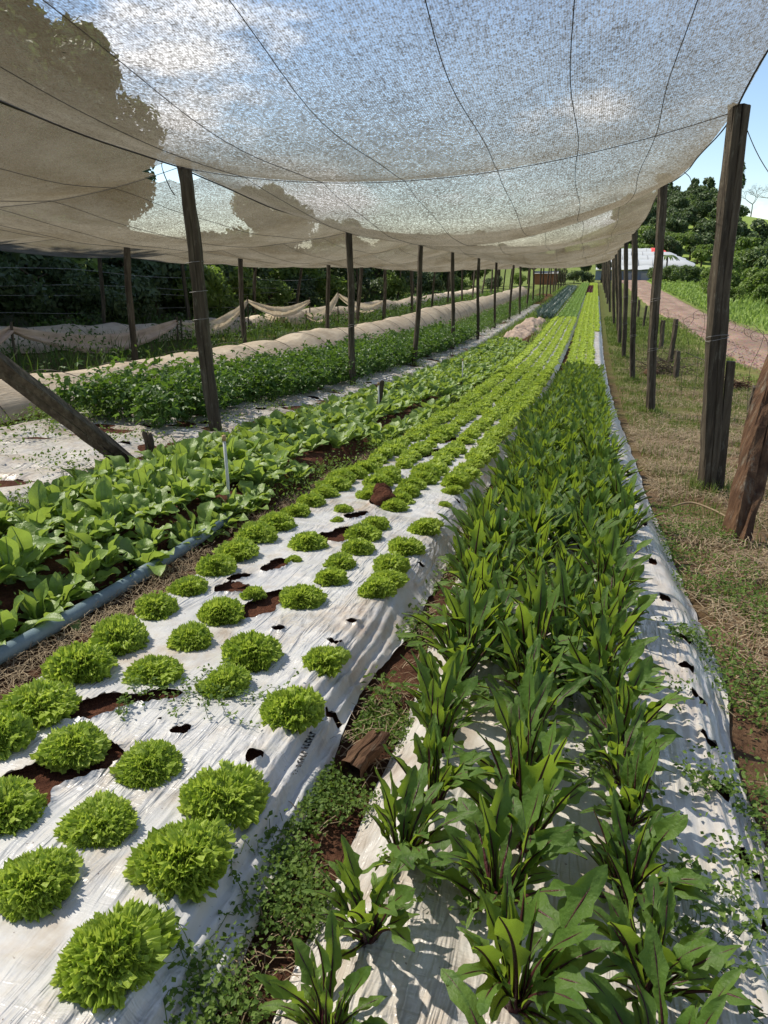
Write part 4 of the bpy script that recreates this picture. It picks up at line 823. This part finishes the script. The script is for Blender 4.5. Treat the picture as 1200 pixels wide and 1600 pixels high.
FX = [(-15.5, 9, 1.25), (-17.5, 13.5, 1.35), (-15.2, 16.5, 1.2), (-18, 19.5, 1.35), (-15.8, 21.5, 1.15), (-17, 25.5, 1.05), (-16.4, 27.5, .7), (-19.6, 30, .75), (-14.8, 34, .62), (-16.6, 38, .62), (-14.5, 42, .55), (-15.5, 47, .58), (-14, 53, .55), (-13.2, 59, .6), (-12.5, 66, .6), (-11.4, 73, .55), (-9.8, 81, .55), (-7.5, 90, .5), (-4.5, 97, .5), (-1.5, 101, .5), (.8, 100, .45), (-20.5, 16, 1.3), (-20.5, 23.5, 1.2), (-16.5, 4.5, 1.3), (-20, 9, 1.3), (-15.4, 12.6, 1.0)] + [(-21, 28, 1.35), (-21.5, 34, 1.1), (-26, 38, .9), (-24, 20, 1.45)]
for i, (x, y, s_) in enumerate(FX):
    lab = f'tall dark leafy tree shading the left beds, {ordw(i)} of them along the edge' if i < 8 else ('low dark tree in the far belt behind the left posts' if i < 21 else 'dark tree deep in the stand behind the left beds')
    if i < 8 or i > 20: x -= 3.2; s_ *= 1.02
    put_tree('shade_tree', forest, i, x, y, s_, lab, 'dark trees behind the left beds')
UB = [(-13.2, 8.5, 1.0, 0), (-12.9, 11.5, .9, 0), (-13.4, 14, 1.1, 0), (-12.7, 17, .85, 0), (-13.3, 19.5, 1.1, 0), (-12.6, 22.5, 1.05, 1), (-13.2, 25.5, 1.2, 1), (-12.8, 28.5, .9, 1), (-13.3, 32, 1.0, 0), (-12.6, 35.5, .9, 1), (-12.2, 40, .9, 0), (-12, 45, .9, 1), (-11.2, 52, .9, 0), (-10.3, 60, .8, 1), (-8.9, 68, .8, 0), (-7.2, 76, .8, 1), (-13.6, 10, 1.2, 0), (-13.8, 16.3, 1.2, 0), (-14, 22, 1.3, 0), (-2.4, 94, .9, 0), (-.6, 96, .8, 0), (-4.3, 92, .9, 0)] + [(-15.2 + .06 * k_ + 1.1 * math.sin(k_ * 1.7), 9 + k_ * 3.1, 1.75 + .35 * math.sin(k_ * 2.3), k_ % 5 == 3) for k_ in range(24)]
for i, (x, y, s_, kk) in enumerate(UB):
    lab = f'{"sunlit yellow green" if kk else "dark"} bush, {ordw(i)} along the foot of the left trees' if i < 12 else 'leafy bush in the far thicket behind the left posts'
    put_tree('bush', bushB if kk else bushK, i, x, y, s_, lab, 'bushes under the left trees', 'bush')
# fence wires in front of the dark trees
for k, h in enumerate((.55, .95, 1.15, 1.5)):
    wire('fence_wire', [(-12.4, y, float(g(-12.4, y)) + h + .05 * math.sin(y * .7 + k)) for y in np.arange(4, 40, 3)], .005, ['lowest', 'second', 'third', 'topmost'][k] + ' slack wire strung before the dark trees on the left', 'wire', 'wires before the dark trees', 'lightwire')

# ------------------------------------------------------------------ right side: stumps, wires, brush
def stump(x, y, h, w, lab, s):
    b = (x, y, float(g(x, y)) - .04); o = obj('post_stump', post_mesh('post_stump', b, (x + .03 * math.sin(s), y, b[2] + h), w, w * .8, s, .3 * s, nz_=6), loc=b); tag(o, lab, 'stump', 'short post stumps beside the road')
for i, a in enumerate([(1.80, 16.2, .62, .10, 'short thick wooden stump standing right of the brush pile'), (2.05, 23.1, .85, .12, 'leaning grey stump behind the third road side post'), (1.83, 24.9, .8, .1, 'narrow stump just beside the leaning grey stump'), (2.38, 11.6, .42, .13, 'stubby stump beside the right edge near the fence wires'), (2.0, 31, .85, .1, 'far stump half way along the road verge'), (2.0, 19.6, 1.1, .11, 'taller dark stump behind the second road side post'), (2.1, 37, .8, .1, 'farthest small stump on the road verge')]): stump(*a, 400 + i)
def fwire(x, y, seed, lab):
    r = np.random.default_rng(seed); z = float(g(x, y)); H = r.uniform(1.15, 1.4); p = [(x, y, z)]
    for v in (.3, .6, .85, 1): p.append((x + r.normal() * .05, y + r.normal() * .05, z + H * v))
    e = np.array(p[-1]); sx = r.choice([-1, 1])
    p += [tuple(e + (.06 * sx, .03, .04)), tuple(e + (.14 * sx, .06, -.01)), tuple(e + (.12 * sx, .06, -.09)), tuple(e + (.05 * sx, .03, -.04 - .1 * r.random()))]
    wire('fence_wire', p, .003, lab, 'wire', 'curled fence wires on the road verge')
FW = [(1.62, 13.4), (1.75, 13.0), (1.9, 12.6), (2.02, 12.2), (2.2, 10.9), (2.35, 10.4), (2.5, 10.2), (2.12, 10.5), (1.55, 16.5), (1.5, 19.5), (1.45, 21)]
for i, (x, y) in enumerate(FW): fwire(x, y, 500 + i, f'rusty upright fence wire with a curled top, {ordw(i)} counted from the stump by the road')
wire('fence_wire', [(.95, 8.0, float(g(1, 8)) + .95), (1.6, 10.5, float(g(1.6, 10.5)) + .8), (2.4, 14, float(g(2.4, 14)) + .9), (1.9, 20, float(g(2, 20)) + .95)], .004, 'thin slack wire trailing along the road verge')
def twigs(name, label, cat, c, rx, rz, n, L, m, seed, r0=.005, kind=None):
    r = np.random.default_rng(seed); T = []
    for i in range(n):
        p = np.array(c) + r.normal(size=3) * (rx, rx, rz * .4) + (0, 0, rz * .5); d = r.normal(size=3) * (1, 1, .45); d /= np.linalg.norm(d); l = L * r.uniform(.4, 1.2); q = p + d * l; q[2] = max(q[2], c[2]); md = (p + q) / 2 + r.normal(size=3) * .06 * l
        T.append(tube([p, md, q], [r0, r0 * .8, r0 * .4], 4, False))
    V, F, _ = cat_mesh(T); o = obj(name, mesh(name, V, F, m)); tag(o, label, cat, kind=kind); return o
twigs('brush_pile', 'pile of dead twigs and roots beside the short thick stump', 'brush pile', (1.62, 17.2, float(g(1.6, 17.2))), .22, .3, 170, .35, M['bark'], 1, .008)
twigs('root_clump', 'reddish clump of torn roots lying on the road verge', 'root clump', (2.75, 14.9, float(g(2.75, 14.9))), .14, .14, 130, .28, M['wood_brown'], 2, .007)
tag(lump('wood_chunk', (1.35, 16.7, float(g(1.35, 16.7)) + .05), (.16, .09, .08), 3, M['wood_brown']), 'broken brown wood chunk lying beside the brush pile', 'wood chunk')
wire('dead_branch', [(.60, 4.72, float(g(.6, 4.72)) + .03), (.72, 4.78, float(g(.7, 4.8)) + .06), (.84, 4.66, float(g(.84, 4.66)) + .05), (.93, 4.5, float(g(.9, 4.5)) + .03)], .007, 'bare pale branch lying at the foot of the nearest road side post', 'branch', m='straw')

# ------------------------------------------------------------------ background on the right: shrubs, greenhouse, hill trees
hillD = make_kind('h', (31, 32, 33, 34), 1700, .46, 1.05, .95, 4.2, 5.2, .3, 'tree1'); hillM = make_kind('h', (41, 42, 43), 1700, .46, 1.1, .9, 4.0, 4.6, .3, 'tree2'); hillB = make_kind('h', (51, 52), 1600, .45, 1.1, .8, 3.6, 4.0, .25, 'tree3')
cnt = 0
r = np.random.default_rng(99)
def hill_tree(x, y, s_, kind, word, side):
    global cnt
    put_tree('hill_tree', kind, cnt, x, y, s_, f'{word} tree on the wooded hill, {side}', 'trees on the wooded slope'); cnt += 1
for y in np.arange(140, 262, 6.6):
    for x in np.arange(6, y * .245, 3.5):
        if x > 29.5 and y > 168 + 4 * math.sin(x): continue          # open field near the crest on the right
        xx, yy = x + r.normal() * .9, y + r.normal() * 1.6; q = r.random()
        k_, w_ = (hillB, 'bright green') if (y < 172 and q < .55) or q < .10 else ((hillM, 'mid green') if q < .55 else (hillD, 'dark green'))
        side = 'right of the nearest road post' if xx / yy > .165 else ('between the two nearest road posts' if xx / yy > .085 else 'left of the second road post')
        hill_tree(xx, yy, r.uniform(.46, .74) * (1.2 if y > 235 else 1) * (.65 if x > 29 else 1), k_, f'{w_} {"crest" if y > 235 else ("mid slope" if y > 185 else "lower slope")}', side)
tall = make_kind('t', (61, 62), 700, .5, .55, 1.5, 4.2, 8.5, .22, 'tree1')
for i, (x, y, s_) in enumerate([(16.0, 236, .95), (18, 240, .75), (28.5, 238, .8), (36, 236, .85), (26, 250, .7)]): put_tree('crest_tree', tall, i, x, y, s_, ['tallest slender tree on the crest beside the second road side post', 'slender tree right of the tallest one on the crest', 'open crowned tree on the crest in mid sky', 'slender tree on the crest behind the nearest road side post', 'thin tree on the far crest'][i], 'slender trees on the crest')
shr = make_kind('s', (71, 72, 73), 3000, .14, 1.15, .8, 1.7, 1.3, .07, 'tree3'); shd = make_kind('s', (74, 75), 3000, .15, 1.15, .85, 1.9, 1.5, .08, 'tree2')
SH = [(9.5, 47, .7, 0), (11.5, 49, .95, 0), (13.5, 53, 1.35, 1), (16, 56, 1.6, 1), (10.8, 56, 1.4, 0), (12.6, 61, 1.3, 0), (15.5, 64, 2.0, 1), (19, 62, 2.1, 1), (9.6, 66, 1.2, 0), (11.2, 74, 1.5, 0), (14, 79, 1.9, 1), (18, 82, 2.2, 1), (22, 78, 2.3, 1), (10.0, 88, 1.2, 1), (12.5, 95, 1.3, 0), (17, 99, 2.1, 0), (21, 99, 2.3, 1), (26, 96, 2.6, 1), (8.4, 92, 1.0, 1), (7.2, 99, .9, 1), (9.2, 34, .6, 0), (11, 37, .75, 0), (12.6, 40, .9, 1), (8.6, 39, .6, 0), (30, 110, 2.8, 1), (24, 118, 2.6, 0), (14.6, 44, 1.2, 0), (8.3, 51, .6, 0), (8.6, 60, .7, 0), (20, 112, 2.0, 0)]
for i, (x, y, s_, kk) in enumerate(SH):
    s_ *= .72
    put_tree('shrub', shd if kk else shr, i, x, y, s_, f'{"dark" if kk else "bright"} leafy shrub in the meadow right of the road, {ordw(i)} counted outward' if i < 20 else 'leafy shrub in the thicket right of the road', 'shrubs right of the road', 'shrub')
# grey bare tree at the right edge
def bare(seed, H, depth=5):
    r = np.random.default_rng(seed); T = []
    def go(p, d, l, rad, k):
        q = p + d * l; T.append(tube([p, (p + q) / 2 + r.normal(size=3) * l * .05, q], [rad, rad * .8, rad * .6], 5 + k % 2 * 1 if False else 4, False))
        if k == 0: return
        for _ in range(3 if k > 2 else 4):
            e = d + r.normal(size=3) * .55; e[2] = abs(e[2]) * .6 + .1; e /= np.linalg.norm(e); go(q, e, l * r.uniform(.6, .82), rad * .55, k - 1)
    go(np.zeros(3), np.array([0, 0, 1.]), H * .3, H * .018, depth); V, F, _ = cat_mesh(T); return V, F
V, F = bare(4, 7.5); bm_ = mesh('branches', V, F, M['grey_twig'])
for i, (x, y, s_) in enumerate([(13.2, 48, .95), (17.0, 60, 1.2), (46, 226, 1.6), (40, 235, 1.5)]):
    o = obj('bare_tree', bm_, None, (x, y, float(G(x, y))), (0, 0, i * 1.3), s_); tag(o, ['grey leafless tree among the shrubs at the right edge', 'larger grey leafless tree behind the nearer one at right', 'pale leafless tree on the crest at far right', 'pale leafless tree on the crest beside the white house'][i], 'tree', 'leafless grey trees')
# greenhouse: four film arches one behind the other
gh = empty('greenhouse', (6, 112, -.9)); tag(gh, 'white film greenhouse with arched bays and a red roof patch at the road end', 'greenhouse')
for k in range(4):
    y0 = 4 + 6.2 * k; z0 = 1.6 + .62 * k; a = np.linspace(0, np.pi, 15); xx = np.linspace(-6, [7.6, 7.0, 6.2, 5.0][k], 15)
    A, X = np.meshgrid(a, xx, indexing='ij'); end = np.clip((X - xx[-3]) / (xx[-1] - xx[-3]), 0, 1)
    V = np.stack([X, y0 + 3.0 - 3.0 * np.cos(A), z0 + 1.25 * np.sin(A) * (1 - .35 * end ** 2) + .03 * np.sin(X * 4)], -1).reshape(-1, 3); obj('roof_arch', mesh('roof_arch', V, gridF(14, 14), M['poly']), gh)
    for x_ in xx[:12:2]: V, F, _ = tube(np.stack([np.full_like(a, x_), y0 + 3 - 3.05 * np.cos(a), z0 + .02 + 1.27 * np.sin(a)], 1), .04, 4); obj('hoop', mesh('hoop', V, F, M['frame']), gh)
    V, F, _ = box(-6, xx[-1], y0 - .05, y0 + .05, z0 - .12, z0 + .02); obj('gutter', mesh('gutter', V, F, M['frame'], smooth=False), gh)
V = np.stack([X[:, 11:], (y0 + 3 - 3.04 * np.cos(A))[:, 11:], (z0 + .05 + 1.26 * np.sin(A) * (1 - .35 * end ** 2))[:, 11:]], -1).reshape(-1, 3); obj('red_patch', mesh('red_patch', V, gridF(X.shape[1] - 12, 14), M['red']), gh)
V, F, _ = box(-6, 1.6, 2.6, 2.9, 0, 1.35); obj('wall', mesh('wall', V, F, M['bluewall'], smooth=False), gh)
V = np.stack(np.meshgrid(np.linspace(-6, 2, 9), np.linspace(2.0, 4.2, 5), indexing='ij') + [np.zeros((9, 5))], -1); V[..., 2] = 1.5 + .25 * (V[..., 1] - 2) - .05 * np.cos(V[..., 0] * 3); obj('porch_roof', mesh('porch_roof', V.reshape(-1, 3), gridF(4, 8), M['poly']), gh)
for x_ in (-4, -1.5, .8): V, F, _ = box(x_ - .5, x_ + .5, 2.45, 2.6, 0, 1.05); obj('door_panel', mesh('door_panel', V, F, M['frame'], smooth=False), gh)
# red brown shed seen far behind the left posts
sh_ = empty('shed', (-5.6, 88, -.85)); sh_.scale = (.7, .7, .45); tag(sh_, 'red brown board shed far behind the left row of posts', 'shed')
for k in range(9): V, F, _ = box(-1.6 + .4 * k, -1.22 + .4 * k, 0, .06 + .01 * (k % 2), 0, 2.6); obj('board', mesh('board', V, F, M['barn'], smooth=False), sh_)
V, F, _ = box(-1.6, 2.0, .1, 3, 0, 2.5); obj('wall', mesh('wall', V, F, M['barn'], smooth=False), sh_); V, F, _ = box(-1.8, 2.2, -.3, 3.3, 2.6, 2.7); V[6:, 2] += .5; V[2:4, 2] += .5; obj('roof', mesh('roof', V, F, M['roof'], smooth=False), sh_)
hs = empty('house', (50.5, 249, float(G(50.5, 249)) - .1)); tag(hs, 'tiny white house on the crest at right', 'house')
V, F, _ = box(-2.2, 2.2, -2, 2, 0, 2.6); obj('wall', mesh('wall', V, F, M['white'], smooth=False), hs); V, F, _ = box(-2.5, 2.5, -2.3, 2.3, 2.6, 2.7); V[4:, 1] *= .05; V[4:, 2] += 1.1; obj('roof', mesh('roof', V, F, M['roof'], smooth=False), hs); V, F, _ = box(-.5, .5, -2.06, -1.95, .9, 1.9); obj('window', mesh('window', V, F, M['frame'], smooth=False), hs)
# palm beside the greenhouse
pm = empty('palm_tree', (8.3, 100, -.9)); tag(pm, 'small palm standing before the greenhouse bays', 'palm'); V, F, _ = tube([(0, 0, 0), (.1, 0, 1.6), (.05, 0, 3.2)], [.14, .1, .09], 8); obj('trunk', mesh('trunk', V, F, M['bark']), pm)
for k in range(11):
    a = k * .571; t = np.linspace(0, 1, 7); u = np.linspace(-1, 1, 3); x = t * 1.5; z = 3.2 + .8 * t - 1.3 * t ** 2; w = .16 * np.sin(np.pi * np.clip(t, .05, .97)); V = np.stack([(x * math.cos(a))[:, None] - u * w[:, None] * math.sin(a), (x * math.sin(a))[:, None] + u * w[:, None] * math.cos(a), z[:, None] - .1 * np.abs(u)], -1).reshape(-1, 3); obj('frond', mesh('frond', V, gridF(2, 6), M['tree2']), pm)

# ------------------------------------------------------------------ ground cover that nobody could count
def diamonds(P, s, up=.8, asp=.5, seed=0):
    r = np.random.default_rng(seed); n = len(P); nn = r.normal(size=(n, 3)) * .7 + (0, 0, up); nn /= np.linalg.norm(nn, axis=1)[:, None]; a = np.cross(nn, r.normal(size=(n, 3))); a /= np.linalg.norm(a, axis=1)[:, None]; b = np.cross(nn, a); s = s[:, None]
    V = np.stack([P - a * s, P + b * s * asp + nn * s * .15, P + a * s, P - b * s * asp + nn * s * .15], 1).reshape(-1, 3); return V, np.arange(4 * n).reshape(-1, 4), np.zeros(n, int)
def blades(P, h, w, seed=0, leanv=.5):
    r = np.random.default_rng(seed); n = len(P); a = r.uniform(0, 6.28, n); d = np.stack([np.cos(a), np.sin(a), 0 * a], 1); s = np.stack([-np.sin(a), np.cos(a), 0 * a], 1) * w[:, None]; l = (h * r.uniform(.1, leanv, n))[:, None]; up = np.array([0, 0, 1.]) * h[:, None]
    m_ = P + d * l * .35 + up * .6; t = P + d * l + up; V = np.stack([P - s, P + s, m_ + s * .8, m_ - s * .8, t + s * .1, t - s * .1], 1).reshape(-1, 3); i = np.arange(n)[:, None] * 6
    return V, np.concatenate([i + (0, 1, 2, 3), i + (3, 2, 4, 5)], 0), np.zeros(2 * n, int)
def clumpy(n, x0, x1, y0, y1, f=1.2, th=0., k=1, p=1., seed=1):
    r = np.random.default_rng(seed); X = r.uniform(x0, x1, n); Y = y0 + (y1 - y0) * r.random(n) ** p; m_ = nz2(X, Y, f, k) > th + r.normal(size=n) * .25; return X[m_], Y[m_]
def stuff(name, label, cat, parts, m):
    V, F, _ = cat_mesh(parts); o = obj(name, mesh(name, V, F, m, smooth=False)); tag(o, label, cat, kind='stuff')
def onz(X, Y, z=None): return np.stack([X, Y, g(X, Y) if z is None else z], 1)
# small leaved weeds in the furrow right of the lettuce bed, thick near the camera
X, Y = clumpy(12000, -.54, -.38, .35, 1.75, 2.2, .12, 2, 1., 3); hz2 = rng.random(len(X)); A = diamonds(onz(X, Y, g(X, Y) + .005 + .075 * hz2 * np.clip(1.9 - Y, .3, 1)), rng.uniform(.003, .0075, len(X)), 1., .75, 4)
X, Y = clumpy(5200, -.58, -.44, 1.7, 9, 1.6, .25, 3, 1.3, 5); B = diamonds(onz(X, Y, g(X, Y) + .005 + .06 * rng.random(len(X))), rng.uniform(.006, .014, len(X)), 1., .6, 6)
stuff('furrow_weeds', 'small leaved weeds creeping in the furrow between lettuces and chicory', 'weeds', [A, B], M['weed'])
X, Y = clumpy(19000, .44, .86, .8, 4.6, 1.3, -.05, 4, 1., 7); A = diamonds(onz(X, Y, g(X, Y) + .005 + .08 * rng.random(len(X))), rng.uniform(.004, .009, len(X)), 1., .7, 8)
X, Y = clumpy(1700, .30, .42, 1.1, 2.0, 1.8, .3, 6, 1., 9); B = diamonds(onz(X, Y, g(X, Y) + .12 + .05 * rng.random(len(X))), rng.uniform(.003, .008, len(X)), 1., .7, 10)
stuff('edge_weeds', 'green weeds spilling along the right edge of the chicory sheet', 'weeds', [A, B], M['weed'])
# thin trailing weeds creeping on the lettuce sheet: runners with small leaf clusters
def runners(spots, zf, seed, ls=.0065):
    r = np.random.default_rng(seed); T = []; LP = []
    for (x, y, n, L) in spots:
        for _ in range(n):
            a = r.uniform(0, 6.28); p = np.array([x, y]) + r.normal(size=2) * .015; pts = []; h = 0
            for k in range(9):
                h = .012 + .03 * abs(math.sin(k * .9 + a)) * r.random(); pts.append((p[0], p[1], float(zf(p[0], p[1])) + h)); a += r.normal() * .35; p = p + np.array([math.cos(a), math.sin(a)]) * L / 9
                for _ in range(3): LP.append(np.array(pts[-1]) + r.normal(size=3) * (.007, .007, .005) + (0, 0, .004))
            T.append(tube(pts, .0008, 4, False))
    LP = np.array(LP); return [diamonds(LP, r.uniform(.5, 1.3, len(LP)) * ls, 1.3, .7, seed)] + T
stuff('trailing_weeds', 'sparse trailing weeds creeping over the near lettuce sheet', 'weeds', runners([(-.98, 1.50, 7, .2), (-.84, 1.50, 8, .22), (-.55, .78, 9, .16), (-.52, .95, 8, .16), (-1.09, 1.40, 4, .1), (-.54, 1.15, 5, .12)], lambda x, y: bedz(x, y, lx0(y), lx1(y)), 5), M['weed'])
stuff('trailing_weeds', 'fine trailing weeds between the near chicory plants', 'weeds', runners([(.10, 1.5, 7, .2), (.03, 1.95, 9, .25), (.02, 2.3, 9, .25), (.30, 1.15, 12, .2), (.28, .98, 12, .2), (-.15, 1.05, 5, .15), (.38, 2.4, 8, .12), (.37, 1.5, 6, .1), (-.14, 2.9, 9, .25), (.1, 3.4, 9, .25)], lambda x, y: bedz(x, y, cx0(y), cx1(y)) + .004, 6, .008), M['weed'])
# straw and thatch on the right verge and in the pipe furrow
def straw(X, Y, L, w, seed, lift=.03):
    r = np.random.default_rng(seed); n = len(X); a = r.uniform(0, 6.28, n); d = np.stack([np.cos(a), np.sin(a), r.normal(size=n) * .14], 1) * (L * r.uniform(.4, 1.2, n))[:, None]; s = np.stack([-np.sin(a), np.cos(a), 0 * a], 1) * w; P = onz(X, Y) + np.stack([0 * X, 0 * X, lift * r.random(n) + .004], 1); b_ = np.stack([0 * X, 0 * X, .02 * r.random(n)], 1)
    m_ = P + d * .5 + b_ + s * r.normal(size=(n, 1)) * 3; t = P + d; V = np.stack([P - s, P + s, m_ + s, m_ - s, t + s * .6, t - s * .6], 1).reshape(-1, 3); i = np.arange(n)[:, None] * 6
    return V, np.concatenate([i + (0, 1, 2, 3), i + (3, 2, 4, 5)], 0), np.zeros(2 * n, int)
X, Y = clumpy(24000, .52, 1.9, 1.6, 9, .8, -.1, 5, 1.0, 11); A = straw(X, Y, .11, .0019, 12, .04)
X, Y = clumpy(16000, .62, 3.2, 8, 24, .4, -.2, 6, 1.2, 13); B = straw(X, Y, .16, .0028, 14, .05)
stuff('straw_thatch', 'dry straw littering the verge under the road side posts', 'straw', [A, B], M['straw'])
X, Y = clumpy(6500, -1.72, -1.52, .8, 6, 1.2, -.3, 2, 1.1, 15); A = straw(X, Y, .06, .0009, 16, .03)
X, Y = clumpy(1600, -.55, -.42, .7, 5, 1.2, -.2, 2, 1.1, 17); B = straw(X, Y, .06, .001, 18, .02)
stuff('furrow_straw', 'dead roots and straw in the furrow beside the blue pipe', 'straw', [A, B], M['straw'])
X, Y = clumpy(46000, .56, 3.6, 1.6, 36, .7, -.25, 3, 1.3, 19); h = rng.uniform(.02, .06, len(X)) * (1 + .03 * Y); A = blades(onz(X, Y), h, .0016 + .0003 * Y, 20)
stuff('verge_grass', 'short green grass tufts on the verge between net and road', 'grass', [A], M['grass'])
T = []
for (k_, i), o in posts.items():
    if i < 6:
        n = 260; a = rng.uniform(0, 6.28, n); d = .05 + abs(rng.normal(size=n)) * .09; X = o.location.x + d * np.cos(a); Y = o.location.y + d * np.sin(a); T.append(blades(onz(X, Y), rng.uniform(.03, .13, n), .002 + .0003 * Y, i + 700, .8))
stuff('post_foot_grass', 'grass tufts around the feet of the posts', 'grass', T, M['grass'])
# meadow right of the road
X, Y = clumpy(30000, 5.6, 24, 14, 112, .12, -1.2, 4, 1.4, 21); k = X > np.interp(Y, [0, 20, 39, 77, 118], [7.6, 6.6, 5.6, 6.2, 7.3]) + .1 * rng.random(len(X)); X, Y = X[k], Y[k]; h = rng.uniform(.12, .42, len(X)) * (.6 + .9 * np.clip((X - 6) / 3, 0, 1)) * (1 + .25 * nz2(X, Y, .2, 2)); A = blades(onz(X, Y), h, .006 + .0009 * Y, 22, .9)
X2, Y2 = clumpy(16000, 7, 24, 16, 110, .15, .1, 3, 1.3, 23); B = diamonds(onz(X2, Y2, g(X2, Y2) + .15 + .45 * rng.random(len(X2))), .03 + .0014 * Y2, .8, .5, 24)
stuff('meadow_grass', 'tall bright grass and herbs in the meadow right of the road', 'grass', [A, B], M['meadow'])
# weedy strip with posts, left field
X, Y = clumpy(7000, -2.95, -2.66, 2.4, 13, .9, -.3, 2, 1.2, 25); A = diamonds(onz(X, Y, g(X, Y) + .01 + .13 * rng.random(len(X))), rng.uniform(.008, .018, len(X)), .8, .45, 26); X, Y = clumpy(6000, -2.95, -2.6, 2.4, 32, .9, -.5, 3, 1.2, 27); B = blades(onz(X, Y), rng.uniform(.06, .2, len(X)), .003 + 0 * X, 28, .8)
X, Y = clumpy(6000, -1.84, -1.55, 3.6, 14, .8, .0, 5, 1.2, 29); C = diamonds(onz(X, Y, g(X, Y) + .01 + .12 * rng.random(len(X))), rng.uniform(.008, .016, len(X)), .8, .45, 30)
X, Y = clumpy(9000, -2.8, -1.7, 1.6, 12, .9, .0, 6, 1.2, 41); D = diamonds(onz(X, Y, bedz(X, Y, -2.78, -1.8) + .01 + .07 * rng.random(len(X))), rng.uniform(.006, .013, len(X)), .8, .6, 42)
stuff('bed_weeds', 'low weeds under the broad leaved greens', 'weeds', [D], M['weed'])
X, Y = clumpy(11000, -3.9, -2.85, 2.5, 16, .8, .2, 4, 1.2, 45); E_ = diamonds(onz(X, Y, bedz(X, Y, -4.7, -2.9) + .02 + .08 * rng.random(len(X))), rng.uniform(.008, .016, len(X)), .8, .6, 46); X, Y = clumpy(5000, -5.1, -3.9, 2.5, 6.2, .8, -.1, 5, 1.0, 47); F_ = diamonds(onz(X, Y, bedz(X, Y, -4.7, -2.9) + .02 + .16 * rng.random(len(X))), rng.uniform(.01, .02, len(X)), .8, .6, 48)
stuff('sheet_weeds', 'weeds poking through the white strip before the celery', 'weeds', [E_, F_], M['weed'])
stuff('strip_weeds', 'weeds growing between the beds around the left posts', 'weeds', [A, B, C], M['weed'])
X, Y = clumpy(9000, -3.2, -1.6, 14, 80, .3, -.7, 5, 1.2, 31); A = blades(onz(X, Y), rng.uniform(.05, .16, len(X)), .006 + .0004 * Y, 32, .8)
stuff('path_grass', 'mown green grass strip far between the celery and the leeks', 'grass', [A], M['meadow'])
X, Y = clumpy(30000, -13.4, -6.7, 4, 50, .35, -.35, 2, 1.15, 33); hh = .1 + .5 * np.clip(nz2(X, Y, .25, 6) + .3, 0, 1.2); A = diamonds(onz(X, Y, g(X, Y) + hh * rng.random(len(X))), .02 + .0022 * Y, .8, .42, 34)
X, Y = clumpy(12000, -13.4, -6.7, 4, 60, .3, -.4, 4, 1.1, 35); B = blades(onz(X, Y), rng.uniform(.15, .5, len(X)), .005 + .0003 * Y, 36, .8)
stuff('field_weeds', 'overgrown green weeds filling the left field under the second and third nets', 'weeds', [A, B], M['weed_dark'])
